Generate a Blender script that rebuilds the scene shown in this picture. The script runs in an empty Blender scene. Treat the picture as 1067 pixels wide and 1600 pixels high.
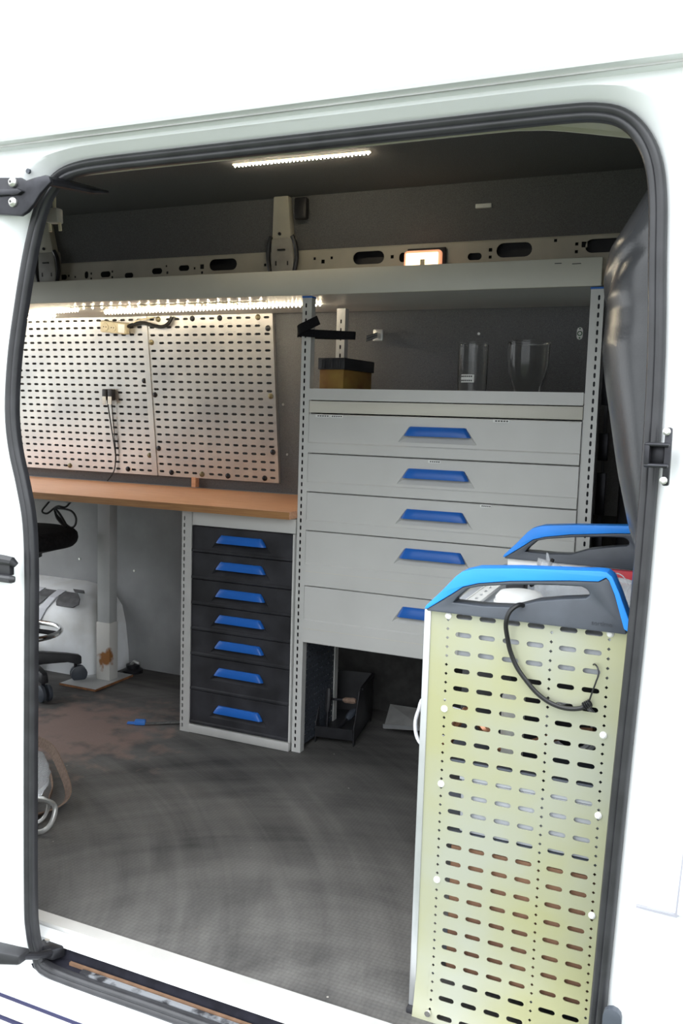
import bpy, bmesh, math, random
from mathutils import Vector, Matrix
from mathutils.geometry import tessellate_polygon
random.seed(7)
S = bpy.context.scene
COL = S.collection
PI = math.pi

# ------------------------------------------------------------------ camera, sky, exposure
cam = bpy.data.cameras.new('camera'); cam_o = bpy.data.objects.new('camera', cam); COL.objects.link(cam_o)
YAW, PITCH, ROLL = 0.41726521, 0.10475056, -0.03047001
fw = Vector((-math.sin(YAW)*math.cos(PITCH), math.cos(YAW)*math.cos(PITCH), -math.sin(PITCH)))
rt = Vector((math.cos(YAW), math.sin(YAW), 0)); dn = fw.cross(rt)
r2 = math.cos(ROLL)*rt + math.sin(ROLL)*dn
d2 = -math.sin(ROLL)*rt + math.cos(ROLL)*dn
m = Matrix((r2, -d2, -fw)).transposed().to_4x4()
m.translation = Vector((0, -1.49, 1.15))
cam_o.matrix_world = m
cam.sensor_fit = 'VERTICAL'; cam.sensor_height = 24.0; cam.lens = 1382.5/1600*24.0
cam.clip_start = 0.02; cam.clip_end = 200
S.camera = cam_o

SKY = 3.3
w = bpy.data.worlds.new('overcast_sky'); S.world = w; w.use_nodes = True
bg = w.node_tree.nodes['Background']
bg.inputs['Color'].default_value = (0.93, 0.97, 1.0, 1)
# overcast sky: brighter overhead than at the horizon, the same all the way round
wn = w.node_tree.nodes; wl = w.node_tree.links
wt_ = wn.new('ShaderNodeTexCoord'); ws = wn.new('ShaderNodeSeparateXYZ'); wl.new(wt_.outputs['Generated'], ws.inputs[0])
wm = wn.new('ShaderNodeMapRange'); wm.inputs['From Min'].default_value = 0.0; wm.inputs['From Max'].default_value = 1.0
wm.inputs['To Min'].default_value = SKY*0.5; wm.inputs['To Max'].default_value = SKY*1.5
wl.new(ws.outputs['Z'], wm.inputs['Value']); wl.new(wm.outputs['Result'], bg.inputs['Strength'])

S.view_settings.view_transform = 'Standard'; S.view_settings.look = 'None'
S.view_settings.gamma = 1.0; S.view_settings.exposure = 0.55
S.view_settings.use_curve_mapping = False

# ------------------------------------------------------------------ materials
MATS = {}
def mat(name, col, rough=0.6, metal=0.0, var=0.0, vscale=6.0, col2=None, bump=0.0, bscale=200.0, coat=0.0, trans=0.0, ior=1.45, spec=0.5, emit=None, estr=0.0, stretch=None, lo=0.35, hi=0.65):
    mt = bpy.data.materials.new(name); mt.use_nodes = True
    nt = mt.node_tree; b = nt.nodes['Principled BSDF']
    c = (*col, 1)
    b.inputs['Base Color'].default_value = c
    b.inputs['Roughness'].default_value = rough; b.inputs['Metallic'].default_value = metal
    b.inputs['Coat Weight'].default_value = coat; b.inputs['Transmission Weight'].default_value = trans
    b.inputs['IOR'].default_value = ior; b.inputs['Specular IOR Level'].default_value = spec
    if emit:
        b.inputs['Emission Color'].default_value = (*emit, 1); b.inputs['Emission Strength'].default_value = estr
    tc = nt.nodes.new('ShaderNodeTexCoord')
    if var > 0 or col2:
        n = nt.nodes.new('ShaderNodeTexNoise'); n.inputs['Scale'].default_value = vscale; n.inputs['Detail'].default_value = 6
        src = tc.outputs['Object']
        if stretch:
            mp = nt.nodes.new('ShaderNodeMapping'); mp.inputs['Scale'].default_value = stretch
            nt.links.new(src, mp.inputs['Vector']); src = mp.outputs['Vector']
        nt.links.new(src, n.inputs['Vector'])
        r = nt.nodes.new('ShaderNodeValToRGB')
        c2 = col2 if col2 else tuple(x*(1-var) for x in col)
        c1 = col if col2 else tuple(min(1, x*(1+var)) for x in col)
        r.color_ramp.elements[0].position = lo; r.color_ramp.elements[1].position = hi
        r.color_ramp.elements[0].color = (*c2, 1); r.color_ramp.elements[1].color = (*c1, 1)
        nt.links.new(n.outputs['Fac'], r.inputs['Fac']); nt.links.new(r.outputs['Color'], b.inputs['Base Color'])
    if bump > 0:
        n2 = nt.nodes.new('ShaderNodeTexNoise'); n2.inputs['Scale'].default_value = bscale; n2.inputs['Detail'].default_value = 4
        bp = nt.nodes.new('ShaderNodeBump'); bp.inputs['Strength'].default_value = bump; bp.inputs['Distance'].default_value = 0.003
        nt.links.new(tc.outputs['Object'], n2.inputs['Vector']); nt.links.new(n2.outputs['Fac'], bp.inputs['Height'])
        nt.links.new(bp.outputs['Normal'], b.inputs['Normal'])
    MATS[name] = mt
    return mt

white_paint = mat('white_paint', (0.80, 0.82, 0.83), 0.35, var=0.02, vscale=3, coat=0.3)
white_paint_dull = mat('white_paint_dull', (0.72, 0.72, 0.70), 0.45, col2=(0.55, 0.54, 0.5), vscale=7)
rubber = mat('rubber_seal', (0.024, 0.024, 0.027), 0.33, var=0.2, vscale=20)
felt = mat('grey_felt', (0.145, 0.146, 0.15), 0.95, var=0.22, vscale=420, bump=0.5, bscale=700, spec=0.15)
felt_low = mat('grey_felt_daylit', (0.30, 0.305, 0.31), 0.95, var=0.12, vscale=5, bump=0.4, bscale=600, spec=0.15)  # same felt, made paler to carry the daylight below the bench
cream_paint = mat('cream_body_paint', (0.46, 0.44, 0.37), 0.5, var=0.08, vscale=8)
grey_steel = mat('grey_painted_steel', (0.55, 0.55, 0.535), 0.38, var=0.04, vscale=4, bump=0.06, bscale=500)
warm_steel = mat('warm_grey_painted_steel', (0.60, 0.58, 0.51), 0.42, var=0.04, vscale=4)
galv = mat('galvanised_steel', (0.55, 0.55, 0.54), 0.42, metal=0.55, var=0.1, vscale=12)
peg_steel = mat('brushed_zinc_sheet', (0.66, 0.64, 0.61), 0.38, metal=0.75, col2=(0.50, 0.49, 0.48), vscale=5, bump=0.1, bscale=300)
chromate = mat('yellow_chromate_sheet', (0.41, 0.405, 0.235), 0.36, metal=0.45, col2=(0.41, 0.42, 0.35), vscale=3.2, lo=0.38, hi=0.6)
alu = mat('aluminium', (0.48, 0.49, 0.50), 0.35, metal=0.6, var=0.04, vscale=20)
pale_alu = mat('pale_aluminium', (0.56, 0.555, 0.54), 0.4, metal=0.25, var=0.04, vscale=15)
black_plastic = mat('black_plastic', (0.022, 0.022, 0.025), 0.45, var=0.3, vscale=14)
drawer_black = mat('anthracite_drawer', (0.022, 0.022, 0.026), 0.5, var=0.45, vscale=9, bump=0.15, bscale=400)
blue_plastic = mat('blue_plastic', (0.012, 0.115, 0.46), 0.38, var=0.05, vscale=10)
blue_grip = mat('blue_grip', (0.02, 0.25, 0.82), 0.42, var=0.06, vscale=10)
dark_grey_plastic = mat('dark_grey_plastic', (0.052, 0.060, 0.075), 0.42, var=0.1, vscale=20, bump=0.1, bscale=900)
white_plastic = mat('white_plastic', (0.8, 0.8, 0.78), 0.4, var=0.02, vscale=30)
ivory_plastic = mat('ivory_plastic', (0.62, 0.56, 0.40), 0.45, var=0.05, vscale=40)
wood = mat('oiled_beech', (0.72, 0.40, 0.24), 0.42, col2=(0.58, 0.29, 0.16), vscale=7, stretch=(1.0, 22, 22), bump=0.1, bscale=80)
wood_edge = mat('beech_edge', (0.38, 0.19, 0.07), 0.6, col2=(0.28, 0.13, 0.05), vscale=8, stretch=(1.2, 10, 30))
bulk_plastic = mat('black_bulkhead_plastic', (0.03, 0.031, 0.034), 0.24, var=0.2, vscale=5, bump=0.08, bscale=300)
chrome = mat('chrome', (0.75, 0.75, 0.75), 0.12, metal=1.0, var=0.03, vscale=20)
dark_metal = mat('dark_metal', (0.03, 0.03, 0.035), 0.35, metal=0.6, var=0.3, vscale=30)
bolt_zinc = mat('zinc_bolt', (0.6, 0.6, 0.58), 0.3, metal=0.8, var=0.05, vscale=40)
brass_bolt = mat('brassy_bolt', (0.2, 0.17, 0.1), 0.4, metal=0.6, var=0.2, vscale=60)
fabric_black = mat('black_webbing', (0.006, 0.006, 0.008), 0.9, var=0.3, vscale=300, spec=0.2)
upholstery = mat('black_upholstery', (0.012, 0.011, 0.012), 0.85, var=0.3, vscale=80, spec=0.2)
rust = mat('rusty_paint', (0.60, 0.59, 0.56), 0.6, col2=(0.30, 0.13, 0.04), vscale=9, lo=0.36, hi=0.42)
rust_edge = mat('rust_edge', (0.30, 0.13, 0.05), 0.8, col2=(0.14, 0.06, 0.03), vscale=40)
leg_paint = mat('pale_grey_leg_paint', (0.42, 0.43, 0.43), 0.5, var=0.06, vscale=9)
cable_black = mat('black_cable', (0.012, 0.012, 0.013), 0.45, var=0.2, vscale=50)
cable_white = mat('white_cable', (0.7, 0.71, 0.75), 0.5, var=0.03, vscale=50)
label_white = mat('white_label', (0.75, 0.76, 0.74), 0.6, var=0.03, vscale=60)
ink = mat('dark_ink', (0.06, 0.06, 0.06), 0.7, var=0.2, vscale=60)
ink_green = mat('green_ink', (0.03, 0.12, 0.04), 0.7, var=0.2, vscale=60)
case_grey = mat('light_grey_case', (0.42, 0.44, 0.47), 0.5, var=0.05, vscale=8)
cardboard = mat('brown_cardboard', (0.30, 0.17, 0.10), 0.8, col2=(0.18, 0.095, 0.06), vscale=6)
copper = mat('copper', (0.75, 0.38, 0.24), 0.3, metal=0.9, var=0.1, vscale=20)
red_plastic = mat('red_plastic', (0.38, 0.02, 0.03), 0.45, var=0.1, vscale=20)
strap_brown = mat('brown_webbing', (0.20, 0.135, 0.10), 0.9, var=0.2, vscale=120)
box_yellow = mat('yellow_brown_box', (0.30, 0.19, 0.04), 0.7, col2=(0.20, 0.085, 0.02), vscale=10)
brown_strip = mat('brown_grease_strip', (0.15, 0.085, 0.05), 0.7, var=0.2, vscale=30)
clear = mat('clear_plastic', (0.95, 0.96, 0.96), 0.06, trans=1.0, ior=1.25, var=0.01, vscale=10)
film = mat('plastic_film', (0.86, 0.88, 0.90), 0.22, trans=0.75, ior=1.2, var=0.05, vscale=25, bump=0.5, bscale=30)
stain_dark = mat('black_sealant', (0.085, 0.085, 0.09), 0.6, var=0.3, vscale=30)
tape_grey = mat('grey_tape', (0.55, 0.56, 0.6), 0.45, var=0.05, vscale=20)
led_mat = mat('led_glow', (1, 0.9, 0.7), 0.5, emit=(1.0, 0.86, 0.62), estr=78.0)
led_tape = mat('led_tape', (0.8, 0.74, 0.6), 0.5, emit=(1.0, 0.82, 0.5), estr=2.0)
lamp_mat = mat('lamp_glow', (1, 0.85, 0.7), 0.5, emit=(1.0, 0.72, 0.45), estr=2.2)
lamp_rim = mat('lamp_rim', (0.8, 0.45, 0.3), 0.45, emit=(1.0, 0.42, 0.22), estr=0.55)
ground_mat = mat('mossy_paving', (0.10, 0.115, 0.08), 0.9, col2=(0.06, 0.075, 0.045), vscale=1.2, bump=0.3, bscale=30)

def floor_material():
    mt = bpy.data.materials.new('rubber_floor'); mt.use_nodes = True
    nt = mt.node_tree; b = nt.nodes['Principled BSDF']; L = nt.links.new; N = nt.nodes.new
    tc = N('ShaderNodeTexCoord')
    # sweeping arcs of dust: noise drawn out along circles
    def arcs(cx, cy, fr, fa, det):
        sb = N('ShaderNodeVectorMath'); sb.operation = 'SUBTRACT'; sb.inputs[1].default_value = (cx, cy, 0); L(tc.outputs['Object'], sb.inputs[0])
        ln = N('ShaderNodeVectorMath'); ln.operation = 'LENGTH'; L(sb.outputs['Vector'], ln.inputs[0])
        sp = N('ShaderNodeSeparateXYZ'); L(sb.outputs['Vector'], sp.inputs[0])
        at = N('ShaderNodeMath'); at.operation = 'ARCTAN2'; L(sp.outputs['Y'], at.inputs[0]); L(sp.outputs['X'], at.inputs[1])
        cb = N('ShaderNodeCombineXYZ'); m1 = N('ShaderNodeMath'); m1.operation = 'MULTIPLY'; m1.inputs[1].default_value = fr; L(ln.outputs['Value'], m1.inputs[0])
        m2_ = N('ShaderNodeMath'); m2_.operation = 'MULTIPLY'; m2_.inputs[1].default_value = fa; L(at.outputs[0], m2_.inputs[0])
        L(m1.outputs[0], cb.inputs['X']); L(m2_.outputs[0], cb.inputs['Y'])
        nz = N('ShaderNodeTexNoise'); nz.inputs['Scale'].default_value = 1.0; nz.inputs['Detail'].default_value = det; nz.inputs['Roughness'].default_value = 0.65; nz.inputs['Distortion'].default_value = 0.6
        L(cb.outputs[0], nz.inputs['Vector']); return nz
    na = arcs(-0.62, -0.45, 9.0, 1.5, 8); nb = arcs(-2.3, -0.5, 13.0, 1.8, 7)
    ns = N('ShaderNodeTexNoise'); ns.inputs['Scale'].default_value = 2.2; ns.inputs['Detail'].default_value = 8; ns.inputs['Distortion'].default_value = 0.8
    L(tc.outputs['Object'], ns.inputs['Vector'])
    mul = N('ShaderNodeMath'); mul.operation = 'ADD'; L(na.outputs['Fac'], mul.inputs[0]); L(nb.outputs['Fac'], mul.inputs[1])
    add = N('ShaderNodeMath'); add.operation = 'ADD'; L(mul.outputs[0], add.inputs[0]); L(ns.outputs['Fac'], add.inputs[1])
    dv_ = N('ShaderNodeMath'); dv_.operation = 'DIVIDE'; dv_.inputs[1].default_value = 3.0; L(add.outputs[0], dv_.inputs[0]); add = dv_
    rp = N('ShaderNodeValToRGB'); e = rp.color_ramp.elements
    e[0].position = 0.37; e[0].color = (0.036, 0.035, 0.035, 1)
    e[1].position = 0.64; e[1].color = (0.155, 0.149, 0.142, 1)
    L(add.outputs[0], rp.inputs['Fac'])
    # reddish worn patch by the stool
    sx = N('ShaderNodeVectorMath'); sx.operation = 'DISTANCE'; sx.inputs[1].default_value = (-2.13, 0.95, 0)
    L(tc.outputs['Object'], sx.inputs[0])
    n3 = N('ShaderNodeTexNoise'); n3.inputs['Scale'].default_value = 12; n3.inputs['Detail'].default_value = 8; L(tc.outputs['Object'], n3.inputs['Vector'])
    ma = N('ShaderNodeMath'); ma.operation = 'MULTIPLY_ADD'; ma.inputs[1].default_value = -0.9; L(n3.outputs['Fac'], ma.inputs[0]); L(sx.outputs['Value'], ma.inputs[2])
    mr = N('ShaderNodeMapRange'); mr.inputs['From Min'].default_value = -0.28; mr.inputs['From Max'].default_value = -0.06; mr.inputs['To Min'].default_value = 0.85; mr.inputs['To Max'].default_value = 0.0
    L(ma.outputs[0], mr.inputs['Value'])
    mx = N('ShaderNodeMixRGB'); mx.inputs['Color2'].default_value = (0.24, 0.165, 0.14, 1)
    L(mr.outputs['Result'], mx.inputs['Fac']); L(rp.outputs['Color'], mx.inputs['Color1'])
    # small crumbs
    vo = N('ShaderNodeTexVoronoi'); vo.inputs['Scale'].default_value = 9; L(tc.outputs['Object'], vo.inputs['Vector'])
    lt = N('ShaderNodeMath'); lt.operation = 'LESS_THAN'; lt.inputs[1].default_value = 0.022; L(vo.outputs['Distance'], lt.inputs[0])
    m2 = N('ShaderNodeMixRGB'); m2.inputs['Color2'].default_value = (0.42, 0.40, 0.36, 1); L(lt.outputs[0], m2.inputs['Fac']); L(mx.outputs['Color'], m2.inputs['Color1'])
    # raised studs of the mat
    v2 = N('ShaderNodeTexVoronoi'); v2.inputs['Scale'].default_value = 95; v2.inputs['Randomness'].default_value = 0.12; L(tc.outputs['Object'], v2.inputs['Vector'])
    m3 = N('ShaderNodeMixRGB'); m3.blend_type = 'MULTIPLY'; m3.inputs['Fac'].default_value = 0.2
    r3 = N('ShaderNodeValToRGB'); r3.color_ramp.elements[0].position = 0.32; r3.color_ramp.elements[1].position = 0.62
    r3.color_ramp.elements[0].color = (1, 1, 1, 1); r3.color_ramp.elements[1].color = (0.25, 0.25, 0.25, 1)
    L(v2.outputs['Distance'], r3.inputs['Fac']); L(m2.outputs['Color'], m3.inputs['Color1']); L(r3.outputs['Color'], m3.inputs['Color2'])
    L(m3.outputs['Color'], b.inputs['Base Color'])
    bp = N('ShaderNodeBump'); bp.inputs['Strength'].default_value = 0.5; bp.inputs['Distance'].default_value = 0.0015; bp.invert = True
    L(v2.outputs['Distance'], bp.inputs['Height']); L(bp.outputs['Normal'], b.inputs['Normal'])
    b.inputs['Roughness'].default_value = 0.72; b.inputs['Specular IOR Level'].default_value = 0.35
    return mt
floor_mat = floor_material()

# ------------------------------------------------------------------ mesh helpers
ORG = {}
class MB:
    def __init__(s): s.v = []; s.f = []
    def add(s, vs, fs):
        o = len(s.v); s.v += [tuple(p) for p in vs]; s.f += [tuple(i+o for i in f) for f in fs]; return s
    def box(s, x0, x1, y0, y1, z0, z1):
        vs = [(x0,y0,z0),(x1,y0,z0),(x1,y1,z0),(x0,y1,z0),(x0,y0,z1),(x1,y0,z1),(x1,y1,z1),(x0,y1,z1)]
        return s.add(vs, [(0,3,2,1),(4,5,6,7),(0,1,5,4),(1,2,6,5),(2,3,7,6),(3,0,4,7)])
    def hexa(s, b4, t4):   # bottom ring ccw from above, top ring
        return s.add(list(b4)+list(t4), [(0,3,2,1),(4,5,6,7),(0,1,5,4),(1,2,6,5),(2,3,7,6),(3,0,4,7)])
    def ring_faces(s, rings, closed_u=True, cap=True):
        n = len(rings[0]); vs = [p for r in rings for p in r]; fs = []
        for i in range(len(rings)-1):
            for j in range(n if closed_u else n-1):
                k = (j+1) % n
                fs.append((i*n+j, i*n+k, (i+1)*n+k, (i+1)*n+j))
        if cap and closed_u:
            fs.append(tuple(range(n-1, -1, -1))); fs.append(tuple((len(rings)-1)*n+j for j in range(n)))
        return s.add(vs, fs)
    def tube(s, path, r, n=8, closed=False):
        P = [Vector(p) for p in path]; m_ = len(P)
        R_ = r if isinstance(r, (list, tuple)) else [r]*m_
        rings = []; up = None
        for i in range(m_):
            if closed: t = P[(i+1) % m_]-P[i-1]
            else: t = P[min(i+1, m_-1)]-P[max(i-1, 0)]
            t.normalize()
            if up is None:
                a = Vector((0,0,1)) if abs(t.z) < 0.9 else Vector((1,0,0)); up = (a - a.dot(t)*t).normalized()
            else:
                up = (up - up.dot(t)*t)
                up = up.normalized() if up.length > 1e-6 else Vector((1,0,0))
            bb = t.cross(up)
            rings.append([P[i] + R_[i]*(math.cos(2*PI*k/n)*up + math.sin(2*PI*k/n)*bb) for k in range(n)])
        if closed: rings.append(rings[0]); return s.ring_faces(rings, True, False)
        return s.ring_faces(rings)
    def cyl(s, a, b, r, n=12): return s.tube([a, b], r, n)
    def lathe(s, c, prof, n=24, cap=True):   # prof [(r,z)], axis z
        rings = [[(c[0]+r*math.cos(2*PI*k/n), c[1]+r*math.sin(2*PI*k/n), c[2]+z) for k in range(n)] for r, z in prof]
        return s.ring_faces(rings, True, cap)
    def prism(s, poly, a0, a1, axis='y', holes=()):
        # poly in the two other axes; extruded from a0 to a1
        def P(p, a):
            return (p[0], a, p[1]) if axis == 'y' else ((a, p[0], p[1]) if axis == 'x' else (p[0], p[1], a))
        loops = [list(poly)] + [list(h) for h in holes]
        flat = [p for l in loops for p in l]
        tri = tessellate_polygon([[Vector((p[0], p[1], 0)) for p in l] for l in loops])
        n = len(flat)
        vs = [P(p, a0) for p in flat] + [P(p, a1) for p in flat]
        fs = [tuple(t) for t in tri] + [tuple(i+n for i in reversed(t)) for t in tri]
        o = 0
        for l in loops:
            k = len(l)
            for i in range(k):
                j = (i+1) % k
                fs.append((o+i, o+j, o+j+n, o+i+n))
            o += k
        return s.add(vs, fs)
    def build(s, name, mt, parent=None, bevel=0.0, seg=2, smooth=35, xf=None):
        o = ORG.get(parent.name, Vector((0,0,0))) if parent else Vector((0,0,0))
        me = bpy.data.meshes.new(name)
        vs = [Vector(p) for p in s.v]
        if xf is not None: vs = [xf @ p for p in vs]
        me.from_pydata([p-o for p in vs], [], s.f)
        bm = bmesh.new(); bm.from_mesh(me)
        bmesh.ops.remove_doubles(bm, verts=bm.verts, dist=1e-5)
        bmesh.ops.recalc_face_normals(bm, faces=bm.faces)
        if bevel > 0:
            es = [e for e in bm.edges if len(e.link_faces) == 2 and e.calc_face_angle(0) > 0.5]
            bmesh.ops.bevel(bm, geom=es, offset=bevel, segments=seg, profile=0.5, affect='EDGES', clamp_overlap=True)
        bm.to_mesh(me); bm.free()
        if smooth:
            me.shade_smooth(); me.set_sharp_from_angle(angle=math.radians(smooth))
        me.materials.append(mt)
        ob = bpy.data.objects.new(name, me); COL.objects.link(ob)
        if parent: ob.parent = parent; ORG[ob.name] = o
        return ob

def tag(o, label=None, cat=None, group=None, kind=None):
    if label: o['label'] = label
    if cat: o['category'] = cat
    if group: o['group'] = group
    if kind: o['kind'] = kind
    return o
def thing(name, label, cat, loc=(0,0,0), group=None):
    o = bpy.data.objects.new(name, None); COL.objects.link(o); o.location = loc
    o.empty_display_size = 0.05
    ORG[o.name] = Vector(loc)
    return tag(o, label, cat, group)
def struct(o, label, cat): return tag(o, label, cat, None, 'structure')

def slot_cells(mb, xs, zs, hole, y0, y1, P=None):
    """plate made of cells: xs, zs edge lists; hole(i,j) -> list of outline points (ccw) or None; y0 front, y1 back"""
    if P is None: P = lambda x, y, z: (x, y, z)
    for i in range(len(xs)-1):
        for j in range(len(zs)-1):
            x0, x1, z0, z1 = xs[i], xs[i+1], zs[j], zs[j+1]
            h = hole(i, j)
            c = [(x0,z0),(x1,z0),(x1,z1),(x0,z1)]
            if not h:
                mb.add([P(a, y0, b) for a, b in c]+[P(a, y1, b) for a, b in c], [(0,1,2,3),(7,6,5,4)]); continue
            n = len(h); q = n//4
            vs = [P(a, y0, b) for a, b in c]+[P(a, y0, b) for a, b in h]+[P(a, y1, b) for a, b in c]+[P(a, y1, b) for a, b in h]
            B = 4+n; fs = []
            # hole points start at lower-left corner quadrant, q points per corner
            for k in range(4):
                for t in range(q-1):
                    a = 4+k*q+t
                    fs.append((k, a+1, a)); fs.append((k+B, a+B, a+1+B))
                a = 4+k*q+q-1; b_ = 4+((k+1) % 4)*q
                fs.append((k, (k+1) % 4, b_, a)); fs.append((k+B, a+B, b_+B, (k+1) % 4+B))
            for t in range(n):
                a = 4+t; b_ = 4+(t+1) % n
                fs.append((a, b_, b_+B, a+B))
            mb.add(vs, fs)
def slot_outline(cx, cz, w_, h_, q=2):
    """stadium outline, q points per corner, starting at lower-left corner"""
    r = min(w_, h_)/2*0.98; out = []
    for k, (sx, sz, a0) in enumerate(((-1,-1,PI), (1,-1,1.5*PI), (1,1,0), (-1,1,0.5*PI))):
        ox, oz = cx+sx*(w_/2-r), cz+sz*(h_/2-r)
        for t in range(q):
            a = a0 + (PI/2)*(t/(q-1) if q > 1 else 0.5)
            out.append((ox+r*math.cos(a), oz+r*math.sin(a)))
    return out
def frange(a, b, n): return [a+(b-a)*i/n for i in range(n+1)]
def smooth_path(pts, k=6, closed=False):
    P = [Vector(p) for p in pts]; n = len(P); out = []
    rng = range(n) if closed else range(n-1)
    for i in rng:
        if closed: p0, p1, p2, p3 = P[i-1], P[i], P[(i+1) % n], P[(i+2) % n]
        else: p0, p1, p2, p3 = P[max(i-1,0)], P[i], P[i+1], P[min(i+2,n-1)]
        for t in range(k):
            u = t/k
            out.append(0.5*((2*p1)+(-p0+p2)*u+(2*p0-5*p1+4*p2-p3)*u*u+(-p0+3*p1-3*p2+p3)*u**3))
    if not closed: out.append(P[-1])
    return out
def text_on(name, body, size, mt, parent, M, depth=0.0004):
    cu = bpy.data.curves.new(name, 'FONT'); cu.body = body; cu.size = size; cu.extrude = depth; cu.align_x = 'CENTER'; cu.align_y = 'CENTER'
    t = bpy.data.objects.new(name, cu); COL.objects.link(t)
    me = bpy.data.meshes.new_from_object(t.evaluated_get(bpy.context.evaluated_depsgraph_get()))
    bpy.data.objects.remove(t); bpy.data.curves.remove(cu)
    me.name = name
    o = ORG.get(parent.name, Vector((0,0,0)))
    me.transform(Matrix.Translation(-o) @ M)
    me.materials.clear(); me.materials.append(mt)
    ob = bpy.data.objects.new(name, me); COL.objects.link(ob); ob.parent = parent; ORG[ob.name] = o
    return ob
def facing_front(x, y, z): return Matrix.Translation((x, y, z)) @ Matrix.Rotation(PI/2, 4, 'X')

# ------------------------------------------------------------------ the van shell
XL, XR = -3.40, 0.02
YB = 1.72
struct(MB().add([(-9,-9,-0.62),(9,-9,-0.62),(9,9,-0.62),(-9,9,-0.62),(-9,-9,-0.7),(9,-9,-0.7),(9,9,-0.7),(-9,9,-0.7)],
    [(0,1,2,3),(7,6,5,4),(0,4,5,1),(1,5,6,2),(2,6,7,3),(3,7,4,0)]).build('ground', ground_mat, smooth=0), 'mossy paved ground the van stands on', 'ground')
struct(MB().box(XL, XR, 0.0, YB+0.03, -0.03, 0.0).build('floor', floor_mat, smooth=0), 'scuffed dark rubber mat floor with dusty swirls', 'floor')
struct(MB().box(XL, XR, 0.12, 1.53, 1.955, 1.985).build('ceiling', felt, smooth=0), 'dark grey felt lined van ceiling', 'ceiling')
# far wall: straight below, leaning in above the bench
def wall_y(z): return 1.72 if z < 0.84 else 1.72-(z-0.84)*0.135
mb = MB()
prof = [(1.72, -0.02), (1.72, 0.84)]
mb.ring_faces([[(x, y, z) for y, z in prof+[(1.75, 0.84), (1.75, -0.02)]] for x in (XL, -1.55)])
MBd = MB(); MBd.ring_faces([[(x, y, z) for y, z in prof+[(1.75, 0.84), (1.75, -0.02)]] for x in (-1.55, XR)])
struct(MBd.build('wall_back_corner', mat('shade_lining', (0.035,0.034,0.033), 0.9, var=0.2, vscale=30), smooth=0), 'lining behind the drawer cabinet near the floor, shade put into its colour', 'wall')  # shade under the drawers painted as a near-black piece of wall
struct(mb.build('wall_back_lower', felt_low, smooth=0), 'grey felt lining below the workbench, daylight put into its paler colour', 'wall')
mb = MB()
mb.ring_faces([[(x, y, z) for y, z in [(1.72, 0.84), (wall_y(1.66), 1.66), (1.66, 1.66), (1.75, 0.84)]] for x in (XL, XR)])
struct(mb.build('wall_back', felt, smooth=0), 'dark grey felt wall lining behind pegboard and shelves', 'wall')
mb = MB()
mb.ring_faces([[(x, y, z) for y, z in [(1.555, 1.775), (1.488, 1.956), (1.54, 1.97), (1.62, 1.79)]] for x in (XL, XR)])
struct(mb.build('wall_back_upper', felt, smooth=0), 'dark grey felt panel sloping up to the ceiling', 'wall')
mb = MB(); mb.prism([(-0.10,-0.05),(1.75,-0.05),(1.75,2.08),(-0.10,2.08)], XL-0.03, XL, 'x', [[(0.10,0.0),(1.62,0.0),(1.58,1.70),(0.14,1.70)]])  # opening added out of view to let daylight in from the rear
struct(mb.build('wall_left', felt, smooth=0), 'rear end frame of the van, its unseen opening added for daylight', 'wall')
# roof and outer closing skins
mb = MB(); mb.box(XL-0.05, 0.9, -0.165, 1.80, 2.06, 2.09); mb.box(XL-0.05, 0.9, 1.78, 1.80, -0.4, 2.06)
mb.box(XL-0.05, 0.9, -0.1, 1.78, -0.12, -0.06)
struct(mb.build('roof_shell', white_paint, smooth=0), 'white outer roof and far side of the van', 'van body')

# door opening contour (x, z), counter-clockwise seen from the photographer: left side down, sill, right side up, top
LEFT = [(-1.185,1.614),(-1.232,1.604),(-1.266,1.578),(-1.290,1.537),(-1.318,1.45),(-1.340,1.354),(-1.359,1.252),(-1.367,1.149),(-1.359,1.071),(-1.338,0.993),(-1.322,0.915),(-1.318,0.80),(-1.320,0.673),(-1.324,0.4),(-1.326,0.111),(-1.322,0.03),(-1.305,-0.025),(-1.265,-0.053)]
RIGHT = [(-0.215,-0.053),(-0.165,-0.03),(-0.146,0.02),(-0.141,0.2),(-0.130,0.576),(-0.119,0.9),(-0.117,1.2),(-0.126,1.40),(-0.131,1.485),(-0.141,1.538),(-0.161,1.577),(-0.190,1.603),(-0.228,1.614),(-0.275,1.6165),(-0.34,1.617)]
BOT = [(-1.0,-0.053),(-0.74,-0.053),(-0.48,-0.053)]
TOP = [(-0.5,1.617),(-0.72,1.617),(-0.92,1.617),(-1.06,1.617),(-1.13,1.6165)]
K2 = [tuple(p.xy) for p in smooth_path([(x, z, 0) for x, z in LEFT+BOT+RIGHT+TOP], 4, True)]
n_ = len(K2)
def normal2(i):
    a = Vector(K2[i-1]); b_ = Vector(K2[(i+1) % n_]); t = (b_-a).normalized()
    return Vector((-t.y, t.x)) * -1   # contour is ccw: outward = right of travel
NRM = [normal2(i) for i in range(n_)]
cen = Vector((-0.74, 0.8))
if sum((Vector(K2[i])-cen).dot(NRM[i]) for i in range(n_)) < 0: NRM = [-q for q in NRM]
def YD(z):   # the side of the van bulges a little at mid height
    return -0.095
def ring(off, dy): return [(K2[i][0]+NRM[i].x*off, YD(K2[i][1])+dy, K2[i][1]+NRM[i].y*off) for i in range(n_)]
# rubber seal: two-lobed profile swept round the opening
prof = [(-0.016,0.012),(-0.017,0.0),(-0.013,-0.009),(-0.006,-0.010),(-0.003,-0.008),(0.003,-0.014),(0.010,-0.013),(0.015,-0.006),(0.016,0.004),(0.010,0.012)]
rings = [ring(a*0.78, b_*0.85) for a, b_ in prof]; rings.append(rings[0])
mb = MB(); mb.ring_faces(rings, True, False)
struct(mb.build('trim_1', rubber, smooth=60), 'black rubber seal running round the door opening', 'door seal')
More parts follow.
